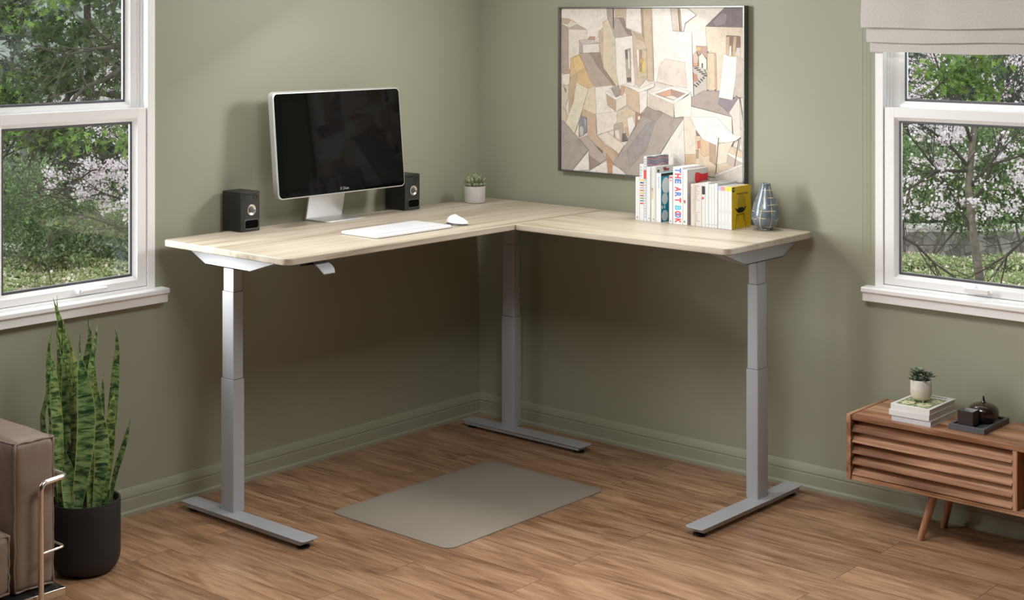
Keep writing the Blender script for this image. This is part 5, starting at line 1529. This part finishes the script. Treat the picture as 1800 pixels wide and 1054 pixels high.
def cherry(name, label, base, trunk, limbs, clc, nper, sig, leafc, seed, r0=0.06):
    t = tree(name, label, 'tree', base, trunk, r0, r0 * 0.6, G['bark2'], None)
    mb = MB(); rr = random.Random(seed)
    for pl_ in limbs:
        P = [at(*q) for q in pl_]; mb.tube(P, [0.016 - 0.011 * i / (len(P) - 1) for i in range(len(P))], 6)
        for i in range(1, len(P)):
            for k in range(3): twigs(mb, P[i], (P[i] - P[i - 1]).normalized() + Vector((rr.uniform(-.6, .6), rr.uniform(-.6, .6), rr.uniform(-.5, .6))), 0.42, 0.005, 3, rr, 0.8)
    obj('branches', mb, G['bark'], t, angle=80)
    leafmesh('blossoms', clumps(clc, nper, sig), 0.028, G['blossom'], t, 'blossom')
    if leafc is not None: leafmesh('leaves', clumps(leafc, 12, (0.09, 0.09, 0.06)), 0.04, G['maple_b'], t)
    return t
b = hit_ground(270, 13.4)
cherry('cherry_tree', 'cherry tree with white-pink blossom in the middle of the left window', b, [b, at(262, 400, 13.4), at(250, 300, 13.3)],
    [[(255, 330, 13.3), (232, 305, 13.2), (205, 290, 13.2), (160, 300, 13.1), (120, 330, 13.1)], [(258, 380, 13.4), (225, 352, 13.3), (180, 340, 13.2), (130, 350, 13.2)], [(250, 300, 13.3), (225, 230, 13.3), (205, 150, 13.2), (200, 60, 13.2)], [(262, 400, 13.4), (215, 400, 13.2), (150, 380, 13.2), (90, 420, 13.1)]],
    list(pxpts(40, 135, 236, 280, 345, 13.0, 13.5)) + list(pxpts(7, 70, 140, 300, 335, 13.0, 13.6)) + list(pxpts(14, 180, 240, 340, 395, 13.0, 13.5)) + list(pxpts(12, 150, 230, 222, 250, 13.0, 13.5)) + list(pxpts(22, 180, 240, 40, 160, 13.0, 13.6)) + list(pxpts(5, 95, 180, 160, 180, 13, 13.4)),
    30, (0.040, 0.040, 0.030), list(pxpts(20, 100, 240, 260, 400, 13.1, 13.6)), 5)
# --- shrubs
def shrub(label, x0, x1, y0, y1, d0, d1, n, mat, size, ng=40, group=None, name='shrub', stems=4):
    c = at((x0 + x1) / 2, 34, (d0 + d1) / 2); base = Vector((c.x, c.y, -0.86))
    t = thing(name, label, 'shrub', base, group)
    ce = pxpts(ng, x0, x1, y0, y1, d0, d1)
    s_ = (x1 - x0) / FPX * d0 * 0.09
    leafmesh('foliage', clumps(ce, n // ng, (s_, s_, s_ * 0.7)), size, mat, t)
    mb = MB(); rr = random.Random(int(x0 + 999))
    for k in range(stems):
        tgt = Vector(ce[rr.randrange(len(ce))]); st_ = base + Vector((rr.uniform(-.15, .15), rr.uniform(-.15, .15), 0))
        mid = (st_ + tgt) / 2 + Vector((rr.uniform(-.1, .1), rr.uniform(-.1, .1), 0.1))
        mb.tube([st_, mid, tgt], [0.02, 0.013, 0.006], 6); twigs(mb, mid, tgt - mid, 0.8, 0.007, 3, rr, 0.8)
    obj('stems', mb, G['bark2'], t, angle=80)
    return t
SH = 'shrubs in the garden outside the left window'
shrub('tall fresh green shrub at the left side of the left window, above the hedge', -140, 70, 280, 450, 14.6, 15.6, 10400, G['bush'], 0.042, 60, SH)
shrub('fresh green shrub in the middle of the left window, below the cherry blossom', 50, 165, 350, 460, 14.3, 15.2, 8400, G['bush'], 0.042, 50, SH)
shrub('green shrub at the right side of the left window, behind the cherry trunk', 150, 330, 370, 465, 14.6, 15.8, 10400, G['bush'], 0.042, 60, SH)
shrub('dark background shrub between the maple and the blossom in the left window', 60, 300, 215, 400, 18.6, 19.6, 14000, G['bush2'], 0.06, 90, SH)
shrub('dark background shrub low in the left window, behind the hedge', -160, 300, 370, 470, 17.2, 18.2, 12000, G['bush2'], 0.055, 90, SH)

def hedge(label, x0, x1, d0, d1, ztop, n, seed):
    """clipped hedge: solid dark core with a skin of leaves and flowers"""
    c0, c1, c2, c3 = at(x0, 34, d0), at(x1, 34, d0), at(x1, 34, d1), at(x0, 34, d1)
    cen = (c0 + c2) / 2
    t = thing('hedge', label, 'hedge', (cen.x, cen.y, -0.86))
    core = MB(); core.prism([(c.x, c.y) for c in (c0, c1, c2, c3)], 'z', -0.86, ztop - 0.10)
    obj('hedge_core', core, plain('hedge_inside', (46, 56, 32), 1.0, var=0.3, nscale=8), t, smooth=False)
    u = rng.uniform(0, 1, n); v = rng.uniform(0, 1, n)
    def bil(u, v):
        a = np.array([c0.x, c0.y]); b_ = np.array([c1.x, c1.y]); c_ = np.array([c2.x, c2.y]); d_ = np.array([c3.x, c3.y])
        return (a * (1 - u)[:, None] + b_ * u[:, None]) * (1 - v)[:, None] + (d_ * (1 - u)[:, None] + c_ * u[:, None]) * v[:, None]
    xy = bil(u, v)
    bump = 0.05 * np.sin(xy[:, 0] * 5.1 + seed) * np.cos(xy[:, 1] * 4.3) + 0.035 * np.sin(xy[:, 0] * 11 + xy[:, 1] * 9)
    z = ztop - 0.03 + bump - np.abs(rng.normal(size=n)) * 0.035
    P = np.column_stack([xy, z])
    m_ = n // 2; u2 = rng.uniform(0, 1, m_); xy2 = bil(u2, rng.uniform(-0.05, 0.06, m_)); P2 = np.column_stack([xy2, rng.uniform(-0.8, ztop, m_)])
    leafmesh('foliage', np.vstack([P, P2]), 0.030, G['hedge'], t)
    k = rng.choice(n, n // 40, replace=False); leafmesh('flowers', P[k] + np.array([0, 0, 0.02]), 0.036, G['blossom_p'], t, 'blossom')
hedge('low flowering hedge along the bottom of the left window', -260, 420, 12.7, 15.0, -0.34, 46000, 1)
hedge('low flowering hedge along the bottom of the right window', 1480, 2200, 12.7, 15.4, -0.34, 46000, 4)

# --- right window
b = hit_ground(1724, 12.3)
t = cherry('cherry_tree', 'cherry tree with a slim grey trunk and white-pink blossom filling the right window', b,
    [b, at(1722, 490, 12.3), at(1712, 420, 12.3), at(1708, 390, 12.3), at(1702, 330, 12.3), at(1708, 260, 12.3), at(1716, 200, 12.3)],
    [[(1706, 405, 12.3), (1690, 370, 12.3), (1670, 335, 12.3), (1640, 290, 12.2), (1600, 240, 12.2), (1570, 190, 12.2)],
     [(1704, 360, 12.3), (1730, 330, 12.4), (1752, 270, 12.4), (1770, 200, 12.4), (1790, 110, 12.4)],
     [(1700, 290, 12.3), (1670, 255, 12.2), (1630, 225, 12.2), (1590, 235, 12.2)],
     [(1708, 250, 12.3), (1690, 200, 12.2), (1660, 150, 12.2), (1640, 90, 12.2), (1620, 30, 12.2)],
     [(1712, 230, 12.3), (1740, 190, 12.3), (1770, 150, 12.4), (1760, 90, 12.4), (1750, 20, 12.4)],
     [(1704, 330, 12.3), (1740, 290, 12.2), (1790, 275, 12.2), (1850, 240, 12.2)],
     [(1700, 300, 12.3), (1650, 300, 12.1), (1600, 330, 12.1), (1560, 350, 12.1)],
     [(1840, 350, 12.0), (1800, 420, 12.0), (1770, 450, 12.0), (1760, 495, 12.0)],
     [(1560, 400, 12.0), (1610, 430, 12.0), (1640, 460, 12.0), (1680, 490, 12.0)]],
    list(pxpts(34, 1580, 1660, 95, 185, 12.1, 12.8)) + list(pxpts(24, 1730, 1880, 90, 190, 12.1, 12.8)) + list(pxpts(20, 1585, 1700, 215, 250, 12.1, 12.8)) + list(pxpts(26, 1580, 1680, 280, 385, 12.0, 12.8)) + list(pxpts(34, 1690, 1880, 300, 380, 12.1, 12.8)) + list(pxpts(16, 1690, 1850, 230, 290, 12.2, 12.8)) + list(pxpts(8, 1640, 1740, 90, 180, 12.6, 12.9)),
    26, (0.036, 0.036, 0.028), list(pxpts(26, 1580, 1850, 200, 400, 12.3, 12.9)), 9, 0.040)
b = hit_ground(1960, 11.4)
t = tree('maple_tree', 'bright green maple twig cluster at the top middle of the right window', 'tree', b, [b, at(1940, 200, 11.4), at(1920, -60, 11.4)], 0.07, 0.04, G['bark'])
mb = MB()
P = [at(*q) for q in ((1930, 40, 11.4), (1850, 60, 11.3), (1780, 70, 11.3), (1710, 100, 11.2), (1660, 140, 11.2), (1630, 170, 11.2))]
mb.tube(P, [0.02, 0.016, 0.012, 0.009, 0.006, 0.003], 6)
rr = random.Random(8)
for p in P[1:]:
    for k in range(3): twigs(mb, p, Vector((rr.uniform(-1, 1), rr.uniform(-1, 1), rr.uniform(-.6, .4))), 0.3, 0.004, 3, rr)
obj('branches', mb, G['bark'], t, angle=80)
leafmesh('foliage', clumps(list(pxpts(20, 1670, 1742, 85, 150, 11.1, 11.6)) + list(pxpts(5, 1600, 1660, 125, 160, 11.1, 11.5)) + list(pxpts(4, 1710, 1750, 150, 190, 11.1, 11.5)), 26, (0.06, 0.06, 0.04)), 0.06, G['maple_b'], t, 'maple')
SR = 'shrubs in the garden outside the right window'
shrub('pale green bushy shrub behind the blossom at the right of the right window', 1700, 1900, 215, 400, 15.6, 16.4, 14000, G['bush'], 0.042, 90, SR)
shrub('green shrub behind the blossom at the left of the right window', 1500, 1710, 235, 395, 15.6, 16.6, 12000, G['bush'], 0.042, 80, SR)
shrub('dark shrub bank standing above the stone wall in the right window', 1450, 2050, 372, 412, 18.0, 18.9, 16000, G['bush2'], 0.048, 140, SR)
shrub('dark background shrub high in the right window', 1480, 1980, 90, 395, 19.8, 21.2, 22000, G['bush2'], 0.07, 150, SR)
# stone wall
w0, w1 = at(1400, 34, 17.0), at(2150, 34, 17.0)
dv = (w1 - w0).normalized(); nv = Vector((-dv.y, dv.x, 0))
mw = NT('rubble_stone'); vo = mw.n('ShaderNodeTexVoronoi'); vo.inputs['Scale'].default_value = 9.0; vo.feature = 'F1'; mw.l(mw.coord(), vo.inputs[0])
ve = mw.n('ShaderNodeTexVoronoi'); ve.feature = 'DISTANCE_TO_EDGE'; ve.inputs['Scale'].default_value = 9.0; mw.l(mw.coord(), ve.inputs[0])
sepc = mw.n('ShaderNodeSeparateColor'); mw.l(vo.outputs['Color'], sepc.inputs[0])
cst = mw.ramp(sepc.outputs[0], [(0, srgb(140, 134, 128)), (0.5, srgb(168, 162, 156)), (1, srgb(196, 190, 186))])
nst = mw.noise(mw.coord(), 14, 6, 0.7); cst = mw.mix(0.6, cst, mw.ramp(nst.outputs[0], [(0.35, (0.5, 0.5, 0.46, 1)), (0.6, (1.1, 1.1, 1.1, 1))]), 'MULTIPLY')
est = mw.ramp(ve.outputs['Distance'], [(0.0, (0.25, 0.25, 0.24, 1)), (0.06, (1, 1, 1, 1))])
mw.l(mw.mix(0.8, cst, est, 'MULTIPLY'), mw.b.inputs['Base Color']); mw.b.inputs['Roughness'].default_value = 0.95
wl = MB(); NX = 60; V = []
rr = random.Random(12)
for i in range(NX + 1):
    p = w0.lerp(w1, i / NX); h = -0.35 + rr.uniform(-.008, .008)
    for (dn, z) in ((0, -0.86), (0, h - 0.03), (0.06, h), (0.5, h), (0.5, -0.86)): q = p + nv * dn; V.append((q.x, q.y, z))
F = [(i * 5 + k, (i + 1) * 5 + k, (i + 1) * 5 + k + 1, i * 5 + k + 1) for i in range(NX) for k in range(4)] + [(0, 1, 2, 3, 4), tuple(NX * 5 + k for k in (4, 3, 2, 1, 0))]
wl.add(V, F); tag(obj('stone_wall', wl, mw.mat, smooth=False), 'low grey rubble stone wall behind the hedge in the right window', 'wall')
w0, w1 = at(-500, 34, 16.0), at(500, 34, 16.0)
dv = (w1 - w0).normalized(); nv = Vector((-dv.y, dv.x, 0)); wl = MB(); V = []
for i in range(NX + 1):
    p = w0.lerp(w1, i / NX); h = -0.42 + rr.uniform(-.01, .01)
    for (dn, z) in ((0, -0.86), (0, h - 0.03), (0.06, h), (0.5, h), (0.5, -0.86)): q = p + nv * dn; V.append((q.x, q.y, z))
wl.add(V, F); tag(obj('stone_wall', wl, mw.mat, smooth=False), 'low dark stone wall glimpsed behind the hedge in the left window', 'wall')

# --- distant trees
def far_tree(label, px, D, wpx, ytop, ybot, n, group):
    b = hit_ground(px, D); rw = wpx / FPX * D
    t = tree('distant_tree', label, 'tree', b, [b, b + Vector((0.1, 0, 1.4)), Vector((b.x, b.y, at(px, ytop + 40, D).z))], 0.12, 0.05, G['bark'], group)
    ce = pxpts(60, px - wpx, px + wpx, ytop, ybot, D - rw * 0.6, D + rw * 0.6)
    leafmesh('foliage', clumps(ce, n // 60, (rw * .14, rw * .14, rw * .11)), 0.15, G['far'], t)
GF = 'misty trees far behind the garden'
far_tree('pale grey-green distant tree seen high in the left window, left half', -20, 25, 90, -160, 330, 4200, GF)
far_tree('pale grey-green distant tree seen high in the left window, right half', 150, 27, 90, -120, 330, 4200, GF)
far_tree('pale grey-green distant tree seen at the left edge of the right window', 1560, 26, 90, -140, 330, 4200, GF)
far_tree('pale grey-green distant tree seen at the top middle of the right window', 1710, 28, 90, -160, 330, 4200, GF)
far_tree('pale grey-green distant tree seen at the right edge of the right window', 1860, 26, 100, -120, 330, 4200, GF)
